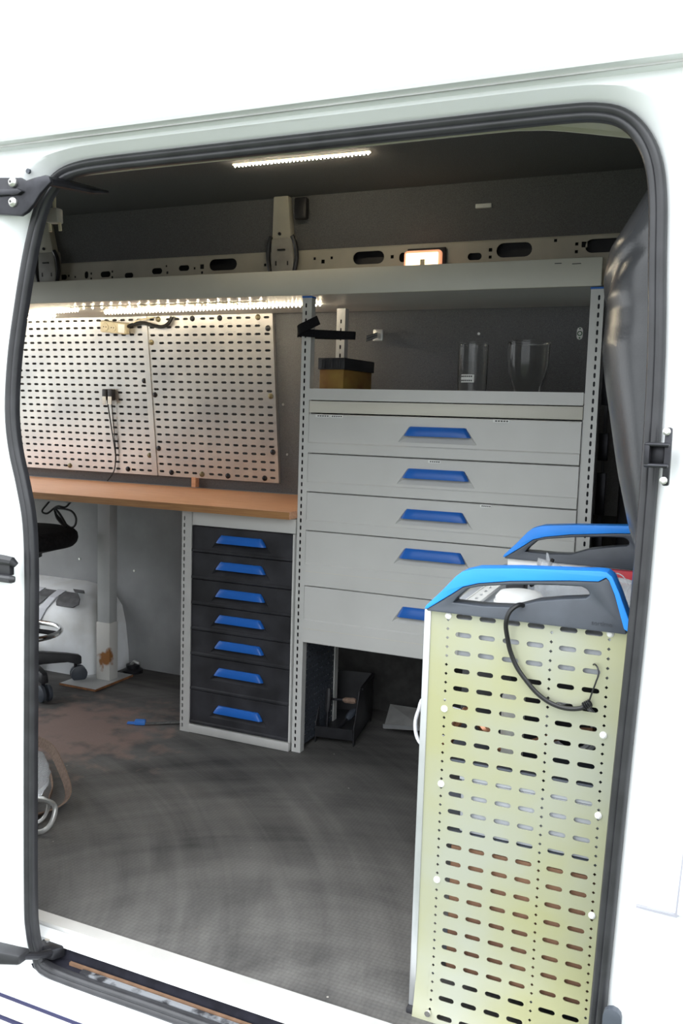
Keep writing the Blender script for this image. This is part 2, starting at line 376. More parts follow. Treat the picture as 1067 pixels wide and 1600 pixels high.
# painted jamb and side skin
mb = MB()
JR = [(0.009,0.012),(0.011,0.004),(0.018,0.0),(0.024,-0.006),(0.040,-0.022),(0.052,-0.030),(0.062,-0.033)]
JT = [(0.007,0.012),(0.009,0.004),(0.012,-0.004),(0.016,-0.012),(0.020,-0.020),(0.024,-0.028),(0.0265,-0.033)]
def jring(k):
    out = []
    for i in range(n_):
        wt = max(0.0, min(1.0, abs(NRM[i].y)*1.6-0.6)); a = JR[k][0]*(1-wt)+JT[k][0]*wt; b_ = JR[k][1]*(1-wt)+JT[k][1]*wt
        out.append((K2[i][0]+NRM[i].x*a, -0.095+b_, K2[i][1]+NRM[i].y*a))
    return out
mb.ring_faces([jring(k) for k in range(len(JR))], True, False)
# flat side panel from last ring to a wide rectangle
last = jring(len(JR)-1)
outer = [(-3.45,1.66),(-3.45,-0.11),(0.9,-0.11),(0.9,1.66)]
loop_in = [(p[0], p[2]) for p in last]
tri = tessellate_polygon([[Vector((x, z, 0)) for x, z in outer], [Vector((x, z, 0)) for x, z in loop_in]])
allp = [(x, -0.128, z) for x, z in outer] + [(x, -0.128, z) for x, z in loop_in]
mb.add(allp, [tuple(t) for t in tri])
struct(mb.build('wall_near', white_paint, smooth=50), 'white painted van side round the open sliding door', 'van body')
# overhanging roof side with the runner channel above the door
mb = MB()
hp = [(-0.155,2.07),(-0.165,1.90),(-0.169,1.72),(-0.169,1.660),(-0.165,1.655),(-0.142,1.6525),(-0.130,1.650),(-0.118,1.650),(-0.10,1.70),(-0.10,2.07)]
mb.ring_faces([[(x, y, z) for y, z in hp] for x in (-3.45, -1.5, -0.09, 0.9)])
struct(mb.build('wall_near_upper', white_paint, smooth=30), 'white roof side of the van above the door', 'van body')
mb = MB()
mb.ring_faces([[(x, y, z) for y, z in [(-0.150,1.656),(-0.150,1.6505),(-0.146,1.6505),(-0.146,1.656)]] for x in (-1.36, -0.105)])
struct(mb.build('trim_2', galv, smooth=0), 'thin metal runner rail above the door opening', 'door rail')
# header inside the opening: black gasket face, then pale metal edge that drops at the right
mb = MB()
hx = [(-1.42,1.640),(-1.287,1.647),(-0.99,1.648),(-0.67,1.647),(-0.42,1.647),(-0.36,1.645),(-0.30,1.638),(-0.16,1.610),(-0.05,1.588)]
hx = [(p.x, p.z) for p in smooth_path([(x, 0, z) for x, z in hx], 3)]
mb.ring_faces([[(x, -0.07, max(z+0.02, 1.625)), (x, 0.043, z+0.004), (x, 0.043, z-0.003), (x, 0.048, z-0.003), (x, 0.06, z+0.06), (x, -0.07, 1.70)] for x, z in hx])
struct(mb.build('trim_3', cream_paint, smooth=20), 'pale metal header edge inside the top of the door', 'header')
mb = MB(); mb.ring_faces([[(x, y, z) for y, z in [(-0.088,1.625),(-0.062,1.640),(-0.062,1.70),(-0.088,1.70)]] for x in (-1.40, -0.06)])
struct(mb.build('trim_4', rubber, smooth=0), 'black inner gasket under the door header', 'gasket')
mb = MB(); mb.ring_faces([[(x, y, z) for y, z in [(0.055,1.66),(0.16,1.957),(0.18,1.985),(-0.06,2.06),(-0.06,1.70)]] for x in (XL, XR)])
struct(mb.build('wall_near_lining', felt, smooth=0), 'grey felt above the door header', 'wall')
struct(MB().box(XL, -1.40, -0.10, -0.07, -0.06, 1.72).build('wall_near_inner', felt, smooth=0), 'grey inner lining behind the rear of the door opening', 'wall')
# sill
mb = MB(); mb.ring_faces([[(x, y, z) for y, z in [(0.004,-0.02),(0.004,0.005),(-0.030,0.006),(-0.033,0.003),(-0.034,-0.02)]] for x in (-1.45, -0.05)])
struct(mb.build('trim_5', pale_alu, smooth=0), 'ribbed pale metal edge strip along the floor', 'sill strip')
mb = MB(); mb.ring_faces([[(x, y, z) for y, z in [(-0.0345,-0.02),(-0.0345,-0.001),(-0.064,-0.004),(-0.066,-0.012),(-0.055,-0.02)]] for x in (-1.45, -0.05)])
struct(mb.build('trim_6', white_paint, smooth=0), 'white painted sill edge', 'sill')
mb = MB(); mb.ring_faces([[(x, y, z) for y, z in [(-0.056,-0.02),(-0.060,-0.042),(-0.10,-0.046),(-0.10,-0.06),(0.0,-0.06),(0.0,-0.02)]] for x in (-1.45, -0.05)])
struct(mb.build('trim_7', mat('grimy_black', (0.012,0.012,0.018), 0.8, var=0.3, vscale=30, spec=0.2), smooth=0), 'dark step channel under the sill', 'sill channel')
struct(MB().box(-1.24, -0.10, -0.072, -0.066, -0.0425, -0.036).build('trim_8', brown_strip, smooth=0), 'brown greasy strip in the sill channel', 'sill strip')
struct(MB().box(-1.20, -0.10, -0.086, -0.074, -0.0445, -0.038).build('trim_9', mat('grimy_runner', (0.30,0.31,0.33), 0.4, metal=0.4, col2=(0.04,0.04,0.045), vscale=22, lo=0.42, hi=0.52), smooth=0), 'worn silver runner in the sill channel', 'door rail')
mb = MB(); mb.ring_faces([[(x, y, z) for y, z in [(-0.10,-0.062),(-0.125,-0.0635),(-0.160,-0.0605),(-0.175,-0.061),(-0.180,-0.064),(-0.179,-0.069),(-0.15,-0.09),(-0.10,-0.10)]] for x in (-3.45, 0.9)])
struct(mb.build('trim_10', white_paint, smooth=40), 'white rounded rocker below the door', 'rocker panel')
mb = MB(); mb.ring_faces([[(x, y, z) for y, z in [(-0.150,-0.0745),(-0.186,-0.0745),(-0.196,-0.081),(-0.199,-0.097),(-0.150,-0.098)]] for x in (-3.45, 0.9)])
struct(mb.build('trim_11', white_paint_dull, smooth=40), 'lower rocker panel below a dark seam', 'rocker panel')
struct(MB().box(-3.4, 0.9, -0.181, -0.145, -0.0742, -0.0665).build('trim_12', mat('navy_seam', (0.02,0.02,0.07), 0.5, var=0.1), smooth=0), 'dark blue seam along the rocker', 'seam')
struct(MB().box(-3.4, 0.9, -0.198, -0.145, -0.109, -0.0985).build('trim_13', MATS['navy_seam'], smooth=0), 'second dark seam low on the rocker', 'seam')
struct(MB().box(-3.45, 0.9, -0.206, -0.14, -0.36, -0.1095).build('trim_19', white_paint_dull, bevel=0.004), 'pale lower skirt of the van side', 'skirt')
# front door edge of the van, right of the opening
mb = MB(); mb.prism([(-0.034,0.428),(0.9,0.36),(0.9,1.5),(-0.008,1.5),(-0.02,0.8)], -0.134, -0.126, 'y')
struct(mb.build('door_1', white_paint, bevel=0.002, smooth=30), 'white edge of the front door beside the opening', 'door')
mb = MB(); mb.prism([(-0.092,0.4245),(-0.034,0.4235),(-0.030,0.427),(-0.0155,0.8),(-0.0195,0.8),(-0.036,0.4275),(-0.092,0.4275)], -0.1335, -0.127, 'y')
struct(mb.build('trim_14', mat('lilac_grey_gap', (0.30,0.30,0.34), 0.6, var=0.1), smooth=0), 'thin grey gap round the front door corner', 'seam')
mb = MB(); mb.prism([(-0.10,0.455),(-0.04,0.452),(-0.04,0.449),(-0.10,0.452)], -0.1335, -0.127, 'y')
struct(mb.build('trim_15', tape_grey, smooth=0), 'faint crease line on the white front door pillar', 'crease')

# perforated body rail on the far wall
RY = 1.552
holes = []
def oval(cx, cz, w_, h_, q=5): return slot_outline(cx, cz, w_, h_, q)
for cx, cz, w_, h_ in [(-1.888,1.737,0.125,0.044),(-1.272,1.736,0.122,0.046),(-0.738,1.738,0.122,0.048),(-0.442,1.738,0.12,0.044),
    (-2.69,1.717,0.05,0.022),(-2.46,1.721,0.052,0.024),(-2.34,1.712,0.044,0.022),(-2.2,1.724,0.05,0.024),(-2.07,1.731,0.05,0.022),(-0.875,1.722,0.05,0.024),
    (-2.56,1.722,0.02,0.030),(-1.14,1.731,0.026,0.034)]:
    holes.append(oval(cx, cz, w_, h_))
for cx, cz, s_ in [(-2.725,1.722,0.009),(-2.655,1.722,0.009),(-2.62,1.716,0.008),(-2.535,1.727,0.009),(-2.535,1.706,0.009),(-2.425,1.731,0.009),(-2.425,1.708,0.009),
    (-2.02,1.728,0.009),(-1.985,1.733,0.018),(-1.985,1.71,0.010),(-1.70,1.728,0.010),(-1.49,1.742,0.010),(-1.455,1.730,0.014),(-1.42,1.742,0.010),(-1.18,1.735,0.012),
    (-0.82,1.742,0.012),(-0.82,1.718,0.010),(-0.60,1.762,0.010),(-0.53,1.747,0.010),(-0.505,1.744,0.018),(-0.53,1.722,0.010),(-2.155,1.742,0.008),(-2.15,1.716,0.010)]:
    a = s_/2; holes.append([(cx-a,cz-a),(cx+a,cz-a),(cx+a,cz+a),(cx-a,cz+a)])
mb = MB(); mb.prism([(XL,1.60),(XR,1.60),(XR,1.770),(XL,1.770)], RY, RY+0.002, 'y', holes)
mb.add([(XL,RY,1.77),(XR,RY,1.77),(XR,RY+0.012,1.792),(XL,RY+0.012,1.792)], [(0,1,2,3)])
struct(mb.build('trim_16', cream_paint, smooth=0), 'cream steel body rail punched with slots along the wall', 'body rail')
struct(MB().box(XL, XR, RY+0.04, RY+0.05, 1.56, 1.80).build('trim_18', black_plastic, smooth=0), 'black sheet standing in for the shade behind the punched body rail', 'body rail')  # black backing put in so the rail slots read as shaded
# two cream roof posts with covers
def roof_post(x, lab):
    t = thing('roof_post', lab, 'roof post', (x, 1.53, 1.70), 'cream posts above the body rail')
    mb = MB(); mb.hexa([(x-0.044,1.508,1.80),(x+0.038,1.508,1.80),(x+0.038,1.545,1.80),(x-0.044,1.545,1.80)], [(x-0.012,1.455,1.953),(x+0.048,1.455,1.953),(x+0.048,1.488,1.953),(x-0.012,1.488,1.953)])
    mb.build('upright', cream_paint, t, bevel=0.004)
    mb = MB(); mb.hexa([(x-0.050,1.512,1.69),(x+0.050,1.512,1.69),(x+0.050,1.549,1.69),(x-0.050,1.549,1.69)], [(x-0.044,1.500,1.815),(x+0.044,1.500,1.815),(x+0.044,1.549,1.825),(x-0.044,1.549,1.825)])
    mb.build('cover', mat('cover_grey', (0.33,0.32,0.29), 0.45, var=0.12, vscale=20) if 'cover_grey' not in MATS else MATS['cover_grey'], t, bevel=0.008)
    for sgn in (-1, 1):
        mb = MB(); mb.tube(smooth_path([(x+sgn*0.050,1.515,1.69),(x+sgn*0.060,1.513,1.74),(x+sgn*0.056,1.508,1.79),(x+sgn*0.044,1.502,1.82)], 4), 0.0085, 8)
        mb.build('rubber_edge', rubber, t)
    mb = MB(); mb.box(x-0.014, x+0.016, 1.497, 1.507, 1.768, 1.773); mb.build('clip', black_plastic, t)
    MB().box(x-0.028,x-0.022,1.508,1.514,1.715,1.735).build('clip', black_plastic, t); MB().box(x+0.022,x+0.027,1.508,1.514,1.715,1.73).build('clip', black_plastic, t)
    mb = MB(); mb.cyl((x-0.005,1.493,1.828),(x-0.005,1.52,1.828),0.006,8); mb.build('screw', dark_metal, t)
roof_post(-1.605, 'cream roof post with dark rubber edged cover beside the small black box')
roof_post(-2.735, 'cream roof post half hidden by the door seal at far left')
t = tag(MB().box(-1.540,-1.490,1.470,1.498,1.872,1.948).build('sensor_box', black_plastic, bevel=0.006), 'small black box fixed beside the cream roof post', 'sensor')

# bulkhead: black moulded plastic, two lobes
mb = MB()
zsil = [(0.86,0.108),(0.92,0.132),(0.98,0.160),(1.075,0.186),(1.18,0.207),(1.235,0.218),(1.282,0.225),(1.31,0.222),(1.34,0.222),(1.36,0.228),(1.40,0.229),(1.443,0.222),(1.478,0.200),(1.53,0.165),(1.60,0.125),(1.66,0.11)]
zs = []
for i in range(len(zsil)-1):
    for t_ in range(4):
        u = t_/4; zs.append((zsil[i][0]*(1-u)+zsil[i+1][0]*u, zsil[i][1]*(1-u)+zsil[i+1][1]*u))
zs.append(zsil[-1])
rings = []
for z, xs_ in zs:
    row = []
    for k in range(29):
        u = k/28; y = -0.065 + 0.85*u**1.6
        y0_ = 0.12
        sil = math.sqrt(max(0.0, 1-((y0_-y)/0.186)**2)) if y < y0_ else math.exp(-((y-y0_)/0.20)**2)
        base = 0.104
        x = -(base + (xs_-base)*sil)
        zc = 1.335 + max(0, y0_-y)*0.55
        x += 0.013*sil*math.exp(-((z-zc)/0.014)**2)
        row.append((x, y, z))
    rings.append(row)
mb.ring_faces(rings, False)
bk = mb.build('wall_right', bulk_plastic, smooth=70)
struct(bk, 'glossy black moulded plastic bulkhead beside the door', 'bulkhead')
sd = bk.modifiers.new('sub', 'SUBSURF'); sd.levels = 1; sd.render_levels = 1
struct(MB().box(-0.10, 0.0, -0.08, 1.75, -0.05, 2.05).build('wall_right_panel', black_plastic, smooth=0), 'black lower bulkhead panel behind the rack', 'bulkhead')
mb = MB(); mb.box(-0.345, -0.10, 1.50, 1.66, 0.0, 1.56)  # black box added in place of the shadow on the far wall
struct(mb.build('trim_17', black_plastic, bevel=0.02), 'black column standing in for the shaded far wall between shelving and bulkhead', 'column')
t = thing('bracket_strip', 'dark metal bracket strip behind the right cabinet post', 'bracket', (-0.40,1.51,0.6))
MB().box(-0.405,-0.395,1.515,1.525,0.55,1.45).build('rail', black_plastic, t)
for z0, z1 in ((0.60,0.80),(0.86,1.00),(1.04,1.13),(1.22,1.40)): MB().box(-0.415, -0.385, 1.50, 1.515, z0, z1).build('plate', dark_metal, t, bevel=0.002)

# white wheel arch with sealant
wt = thing('wheel_arch', 'white painted wheel arch with black sealant behind the stool', 'wheel arch', (-2.75, 1.6, 0))
wt['kind'] = 'structure'
ap = [(-3.2,0.0),(-3.2,0.372),(-2.70,0.372),(-2.61,0.362),(-2.54,0.335),(-2.495,0.28),(-2.475,0.20),(-2.46,0.08),(-2.455,0.0)]
mb = MB()
def arch_ring(y, s_, dz): return [(max(x, -3.2) if x < -3.1 else -2.75+(x+2.75)*s_, y, max(0, z-dz if z > 0.05 else z)) for x, z in ap]
mb.ring_faces([arch_ring(1.719, 1.0, 0), arch_ring(1.64, 0.99, 0.004), arch_ring(1.58, 0.96, 0.02), arch_ring(1.53, 0.91, 0.055), arch_ring(1.50, 0.86, 0.10), arch_ring(1.49, 0.84, 0.16)], True, True)
mb.build('arch_shell', mat('white_arch_paint', (0.84,0.86,0.88), 0.35, col2=(0.68,0.68,0.66), vscale=6, lo=0.3, hi=0.55), wt, smooth=60)
def arch_patch(pts, mt, nm):
    mb = MB(); m_ = len(pts)
    mb.add([(x, y, z) for x, y, z in pts]+[(x, y+0.006, z-0.006) for x, y, z in pts], [tuple(range(m_)), tuple(range(2*m_-1, m_-1, -1))]+[(i, (i+1) % m_, (i+1) % m_+m_, i+m_) for i in range(m_)])
    return mb.build(nm, mt, wt, smooth=0)
def on_arch(x, u):   # u: 0 at the top crease, 1 low on the front face
    rows = [(1.585,0.358),(1.53,0.322),(1.499,0.276),(1.4885,0.216),(1.4875,0.05)]
    k = min(3, int(u*4)); q = u*4-k
    return (x, rows[k][0]*(1-q)+rows[k+1][0]*q-0.003, rows[k][1]*(1-q)+rows[k+1][1]*q+0.002)
def arch_band(nm, mt, edge):   # edge: list of (u, xa, xb)
    mb = MB(); rings = []
    for u_, xa, xb in edge:
        a_, b_ = Vector(on_arch(xa, u_)), Vector(on_arch(xb, u_)); o_ = Vector((0, 0.004, -0.003)); rings.append([a_, b_, b_+o_, a_+o_])
    mb.ring_faces(rings); return mb.build(nm, mt, wt, smooth=0)
arch_band('sealant_patch', stain_dark, [(0.08,-2.80,-2.735),(0.25,-2.83,-2.755),(0.40,-2.855,-2.78),(0.5,-2.87,-2.80)])
arch_band('sealant_patch', stain_dark, [(0.08,-2.685,-2.62),(0.2,-2.70,-2.585),(0.32,-2.70,-2.575),(0.40,-2.69,-2.60)])
arch_band('sealant_patch', stain_dark, [(0.0,-2.66,-2.60),(0.06,-2.64,-2.585)])
arch_band('tape_strip', tape_grey, [(0.05,-2.735,-2.69),(0.25,-2.75,-2.71),(0.5,-2.775,-2.735),(0.75,-2.80,-2.765),(0.9,-2.81,-2.79)])
arch_band('tape_strip', tape_grey, [(0.05,-2.845,-2.81),(0.25,-2.865,-2.83),(0.5,-2.89,-2.86),(0.75,-2.91,-2.89)])

# ------------------------------------------------------------------ overhead shelf and its lamps
t = thing('overhead_shelf', 'long warm grey metal shelf running above bench and drawers', 'shelf', (-1.85, 1.16, 1.545))
mb = MB(); mb.box(XL+0.02, -0.385, 1.152, 1.164, 1.549, 1.630); mb.build('front_lip', warm_steel, t, bevel=0.003)
mb = MB(); mb.box(XL+0.02, -0.385, 1.165, 1.60, 1.551, 1.557); mb.build('shelf_plate', grey_steel, t)
MB().box(-0.52,-0.50,1.1505,1.153,1.615,1.617).build('slot_mark', black_plastic, t); MB().box(-0.47,-0.445,1.1505,1.153,1.612,1.614).build('slot_mark', black_plastic, t)

def led_strip(label, a, b_, n, z, w_=0.007, tape=True, dot=0.0036, group='LED strips in the van'):
    t = thing('led_strip', label, 'light strip', ((a[0]+b_[0])/2, (a[1]+b_[1])/2, z), group)
    d = Vector((b_[0]-a[0], b_[1]-a[1], 0)); u = d.normalized(); v = Vector((-u.y, u.x, 0))*w_/2
    A = Vector((*a, 0)); B = Vector((*b_, 0))
    mb = MB(); mb.hexa([A-v+Vector((0,0,z-0.003)), B-v+Vector((0,0,z-0.003)), B+v+Vector((0,0,z-0.003)), A+v+Vector((0,0,z-0.003))], [A-v+Vector((0,0,z)), B-v+Vector((0,0,z)), B+v+Vector((0,0,z)), A+v+Vector((0,0,z))])
    mb.build('tape', led_tape if tape else ivory_plastic, t, smooth=0)
    mb = MB()
    for i in range(n):
        c = A + d*((i+0.5)/n)
        mb.lathe((c.x, c.y, z-0.003), [(dot, 0), (dot, -0.003), (dot*0.6, -0.006)], 6)
    tag(mb.build('leds', led_mat, t, smooth=0), kind='stuff')
led_strip('bright LED strip under the shelf above the pegboard join', (-2.37,1.435), (-1.36,1.355), 62, 1.5495)
led_strip('sparse dotted LED strip nearest the shelf lip', (-2.40,1.27), (-1.53,1.262), 20, 1.5495, tape=False, w_=0.012)
led_strip('LED strip under the shelf beside the door seal', (-2.93,1.45), (-2.41,1.33), 30, 1.5495)
led_strip('short LED strip over the left pegboard', (-3.05,1.56), (-2.68,1.50), 20, 1.5495)
led_strip('LED strip on the ceiling near the door', (-1.545,1.053), (-1.072,1.060), 36, 1.9545, w_=0.014)
# small lit lamp on the shelf
t = thing('work_lamp', 'small glowing rectangular lamp leaning on the body rail', 'lamp', (-1.05, 1.50, 1.60))
mb = MB(); mb.prism([(-1.122,1.66),(-0.984,1.66),(-0.984,1.738),(-0.992,1.746),(-1.114,1.746),(-1.122,1.738)], 1.515, 1.535, 'y'); mb.build('lamp_rim', lamp_rim, t, bevel=0.006)
mb = MB(); mb.prism([(-1.112,1.667),(-0.994,1.667),(-0.994,1.736),(-1.112,1.736)], 1.508, 1.516, 'y'); mb.build('lens', lamp_mat, t, bevel=0.003)
mb = MB(); mb.box(-1.118,-0.974,1.536,1.545,1.66,1.757); mb.build('housing', black_plastic, t, bevel=0.004)
mb = MB(); mb.box(-1.056,-1.040,1.503,1.509,1.69,1.712); mb.build('stand_foot', ivory_plastic, t)
mb = MB(); mb.box(-1.10,-1.0,1.50,1.545,1.558,1.66); mb.build('stand', black_plastic, t, bevel=0.004)

# ------------------------------------------------------------------ pegboards
PZ0, PZ1 = 0.882, 1.553
def PY(z): return 1.690-(z-0.88)*0.13
def peg_plate(name, label, x0, x1, ncol, nrow, bolts, dy, blocked, dark_bolts=()):
    t = thing(name, label, 'pegboard', ((x0+x1)/2, PY(PZ0), PZ0), 'slotted pegboards above the bench')
    n_rows = nrow
    xs = [x0+0.006]+[x0+0.006+(x1-x0-0.012)*(i+1)/ncol for i in range(ncol)]
    zs_ = frange(PZ0+0.004, PZ1, n_rows)
    P = lambda x, y, z: (x, PY(z)+y+dy, z)
    def hole(i, j):
        cx = (xs[i]+xs[i+1])/2; cz = (zs_[j]+zs_[j+1])/2
        for bx, bz in bolts:
            if abs(bx-cx) < 0.5*(xs[1]-xs[0]) and abs(bz-cz) < 0.016: return None
        return slot_outline(cx, cz, 0.0268, 0.0094, 2)
    mb = MB(); slot_cells(mb, xs, zs_, hole, 0.0, 0.0015, P)
    for xa, xb in ((x0, x0+0.006), (x1-0.006, x1)):
        mb.add([P(xa,0,PZ0),P(xb,0,PZ0),P(xb,0,PZ1),P(xa,0,PZ1),P(xa,0.018,PZ0),P(xb,0.018,PZ0),P(xb,0.018,PZ1),P(xa,0.018,PZ1)], [(0,1,2,3),(0,3,7,4),(1,5,6,2)])
    mb.add([P(x0,0,PZ0),P(x1,0,PZ0),P(x1,0,PZ0+0.004),P(x0,0,PZ0+0.004),P(x0,0.018,PZ0),P(x1,0.018,PZ0)], [(0,1,2,3),(0,4,5,1)])
    mb.build('perforated_sheet', peg_steel, t, smooth=0)
    for k, (bx, bz) in enumerate(bolts):
        mb = MB(); c = Vector((bx, PY(bz)+dy, bz)); nn = Vector((0,-1,-0.13)).normalized()
        mb.tube([c, c+nn*0.003, c+nn*0.006], [0.0118, 0.011, 0.006], 12); mb.build('bolt', brass_bolt if (k % 3 == 1) else dark_metal, t)
    return t
rb = [(-1.714,1.495),(-1.714,1.232),(-1.714,1.008),(-2.214,0.899),(-2.06,0.899),(-1.932,0.899),(-1.757,0.899),(-2.272,1.445),(-2.272,1.228),(-2.272,1.0),(-2.23,1.538),(-2.062,1.538),(-1.932,1.538),(-1.757,1.538)]
pr_ = peg_plate('pegboard', 'slotted zinc pegboard on the right, nearer the drawer cabinet', -2.290, -1.692, 14, 21, rb, 0.0, None)
lb = [(-3.093,0.902),(-2.768,0.902),(-2.443,0.902),(-2.322,1.286),(-2.322,0.968)]
pl_ = peg_plate('pegboard', 'slotted zinc pegboard on the left, hung with charger and sockets', -3.20, -2.300, 21, 22, lb, 0.0, None)
mb = MB()
mb.add([(-2.312,PY(PZ0)-0.004,PZ0),(-2.286,PY(PZ0)-0.004,PZ0),(-2.286,PY(PZ1)-0.004,PZ1),(-2.312,PY(PZ1)-0.004,PZ1),(-2.312,PY(PZ0)-0.001,PZ0),(-2.286,PY(PZ0)-0.001,PZ0),(-2.286,PY(PZ1)-0.001,PZ1),(-2.312,PY(PZ1)-0.001,PZ1)], [(0,1,2,3),(4,7,6,5),(0,4,5,1),(1,5,6,2),(2,6,7,3),(3,7,4,0)])
mb.build('joint_strip', peg_steel, pr_, smooth=0)
mb = MB(); mb.box(-2.112,-2.092,1.688,1.716,0.842,0.884); mb.build('support_batten', wood, pr_)
# grey sticker dots: outlets
t = thing('power_socket', 'cream double power socket at the top of the left pegboard', 'socket', (-2.43,1.60,1.50))
xf = Matrix.Translation((-2.435,PY(1.505)-0.02,1.505)) @ Matrix.Rotation(0.13, 4, 'X') @ Matrix.Rotation(0.10, 4, 'Y')
mb = MB(); mb.box(-0.072,0.06,-0.014,0.019,-0.024,0.024); mb.build('socket_body', ivory_plastic, t, bevel=0.006, xf=xf)
for k in (-0.044, -0.004):
    mb = MB(); mb.tube([(k,-0.0135,0),(k,-0.0165,0)], 0.017, 14); ob = mb.build('outlet', ivory_plastic, t, xf=xf)
    mb = MB(); mb.cyl((k-0.006,-0.016,0),(k-0.006,-0.0172,0),0.0025,6); mb.cyl((k+0.006,-0.016,0),(k+0.006,-0.0172,0),0.0025,6); mb.build('pin_hole', black_plastic, ob, xf=xf)
mb = MB(); mb.box(0.024,0.058,-0.018,-0.013,-0.018,0.018); mb.build('switch', white_plastic, t, bevel=0.003, xf=xf)
yk = PY(1.52)-0.014
tag(MB().tube(smooth_path([(-2.375,yk,1.510),(-2.33,yk-0.004,1.520),(-2.29,yk-0.006,1.522),(-2.24,yk-0.004,1.510),(-2.20,yk,1.506),(-2.17,yk,1.520),(-2.155,yk+0.002,1.546)], 5), 0.0075, 8).build('power_cable', cable_black), 'thick black cable running right from the cream socket', 'cable')
tag(MB().tube(smooth_path([(-2.36,yk,1.514),(-2.32,yk-0.012,1.531),(-2.28,yk-0.010,1.538),(-2.24,yk,1.545)], 5), 0.003, 6).build('socket_wire', ivory_plastic), 'thin cream wire above the power socket', 'wire')
t = thing('charger', 'black charger plug with thin wires hung on the left pegboard', 'charger', (-2.51,1.63,1.20))
yc = PY(1.215)
for k in (-0.016, 0.014):
    mb = MB(); mb.box(-2.505+k-0.013,-2.505+k+0.013,yc-0.026,yc-0.002,1.200,1.248); o_ = mb.build('plug_body', black_plastic, t, bevel=0.004)
    mb = MB(); mb.box(-2.505+k-0.010,-2.505+k+0.010,yc-0.028,yc-0.024,1.182,1.216); mb.build('plug_label', label_white, t, bevel=0.002)
mb = MB(); mb.tube(smooth_path([(-2.512,yc-0.016,1.20),(-2.508,PY(1.1)-0.012,1.10),(-2.498,PY(1.0)-0.012,1.0),(-2.497,PY(.95)-0.012,0.95),(-2.51,PY(.9)-0.012,0.89),(-2.535,1.660,0.845)], 6), 0.0028, 6); mb.build('wire', cable_black, t)
mb = MB(); mb.tube(smooth_path([(-2.490,yc-0.016,1.20),(-2.494,PY(1.1)-0.012,1.10),(-2.493,PY(1.0)-0.012,1.0),(-2.496,PY(.93)-0.012,0.94)], 6), 0.0022, 6); mb.build('wire', cable_black, t)

# ------------------------------------------------------------------ workbench
t = thing('workbench', 'wooden workbench with a pale steel leg below the pegboard', 'workbench', (-2.3, 1.4, 0))
mb = MB(); mb.box(XL+0.02, -1.338, 1.105, 1.712, 0.812, 0.838); tp = mb.build('worktop', wood, t, bevel=0.002)
mb = MB(); mb.box(XL+0.02, -1.339, 1.1035, 1.1048, 0.8125, 0.8365); mb.build('front_edge', wood_edge, tp, smooth=0)
mb = MB(); mb.box(-2.437,-2.372,1.475,1.525,0.25,0.800); mb.build('leg', leg_paint, t, bevel=0.003)
mb = MB(); mb.box(-2.440,-2.369,1.472,1.528,0.010,0.26); mb.build('leg_sleeve', rust, t, bevel=0.003)
mb = MB(); mb.box(-2.50,-2.32,1.45,1.56,0.796,0.811); mb.build('top_bracket', leg_paint, t, bevel=0.002)
mb = MB(); mb.box(-2.532,-2.345,1.352,1.60,0.001,0.010); fp = mb.build('foot_plate', leg_paint, t, bevel=0.001)
mb = MB(); mb.box(-2.533,-2.344,1.350,1.3525,0.0012,0.0098); mb.box(-2.3455,-2.343,1.350,1.60,0.0012,0.0098); mb.build('rusty_edge', rust_edge, fp, smooth=0)
mb = MB(); mb.box(-2.9,-2.45,1.30,1.62,0.780,0.810); mb.build('apron', leg_paint, t, bevel=0.002)

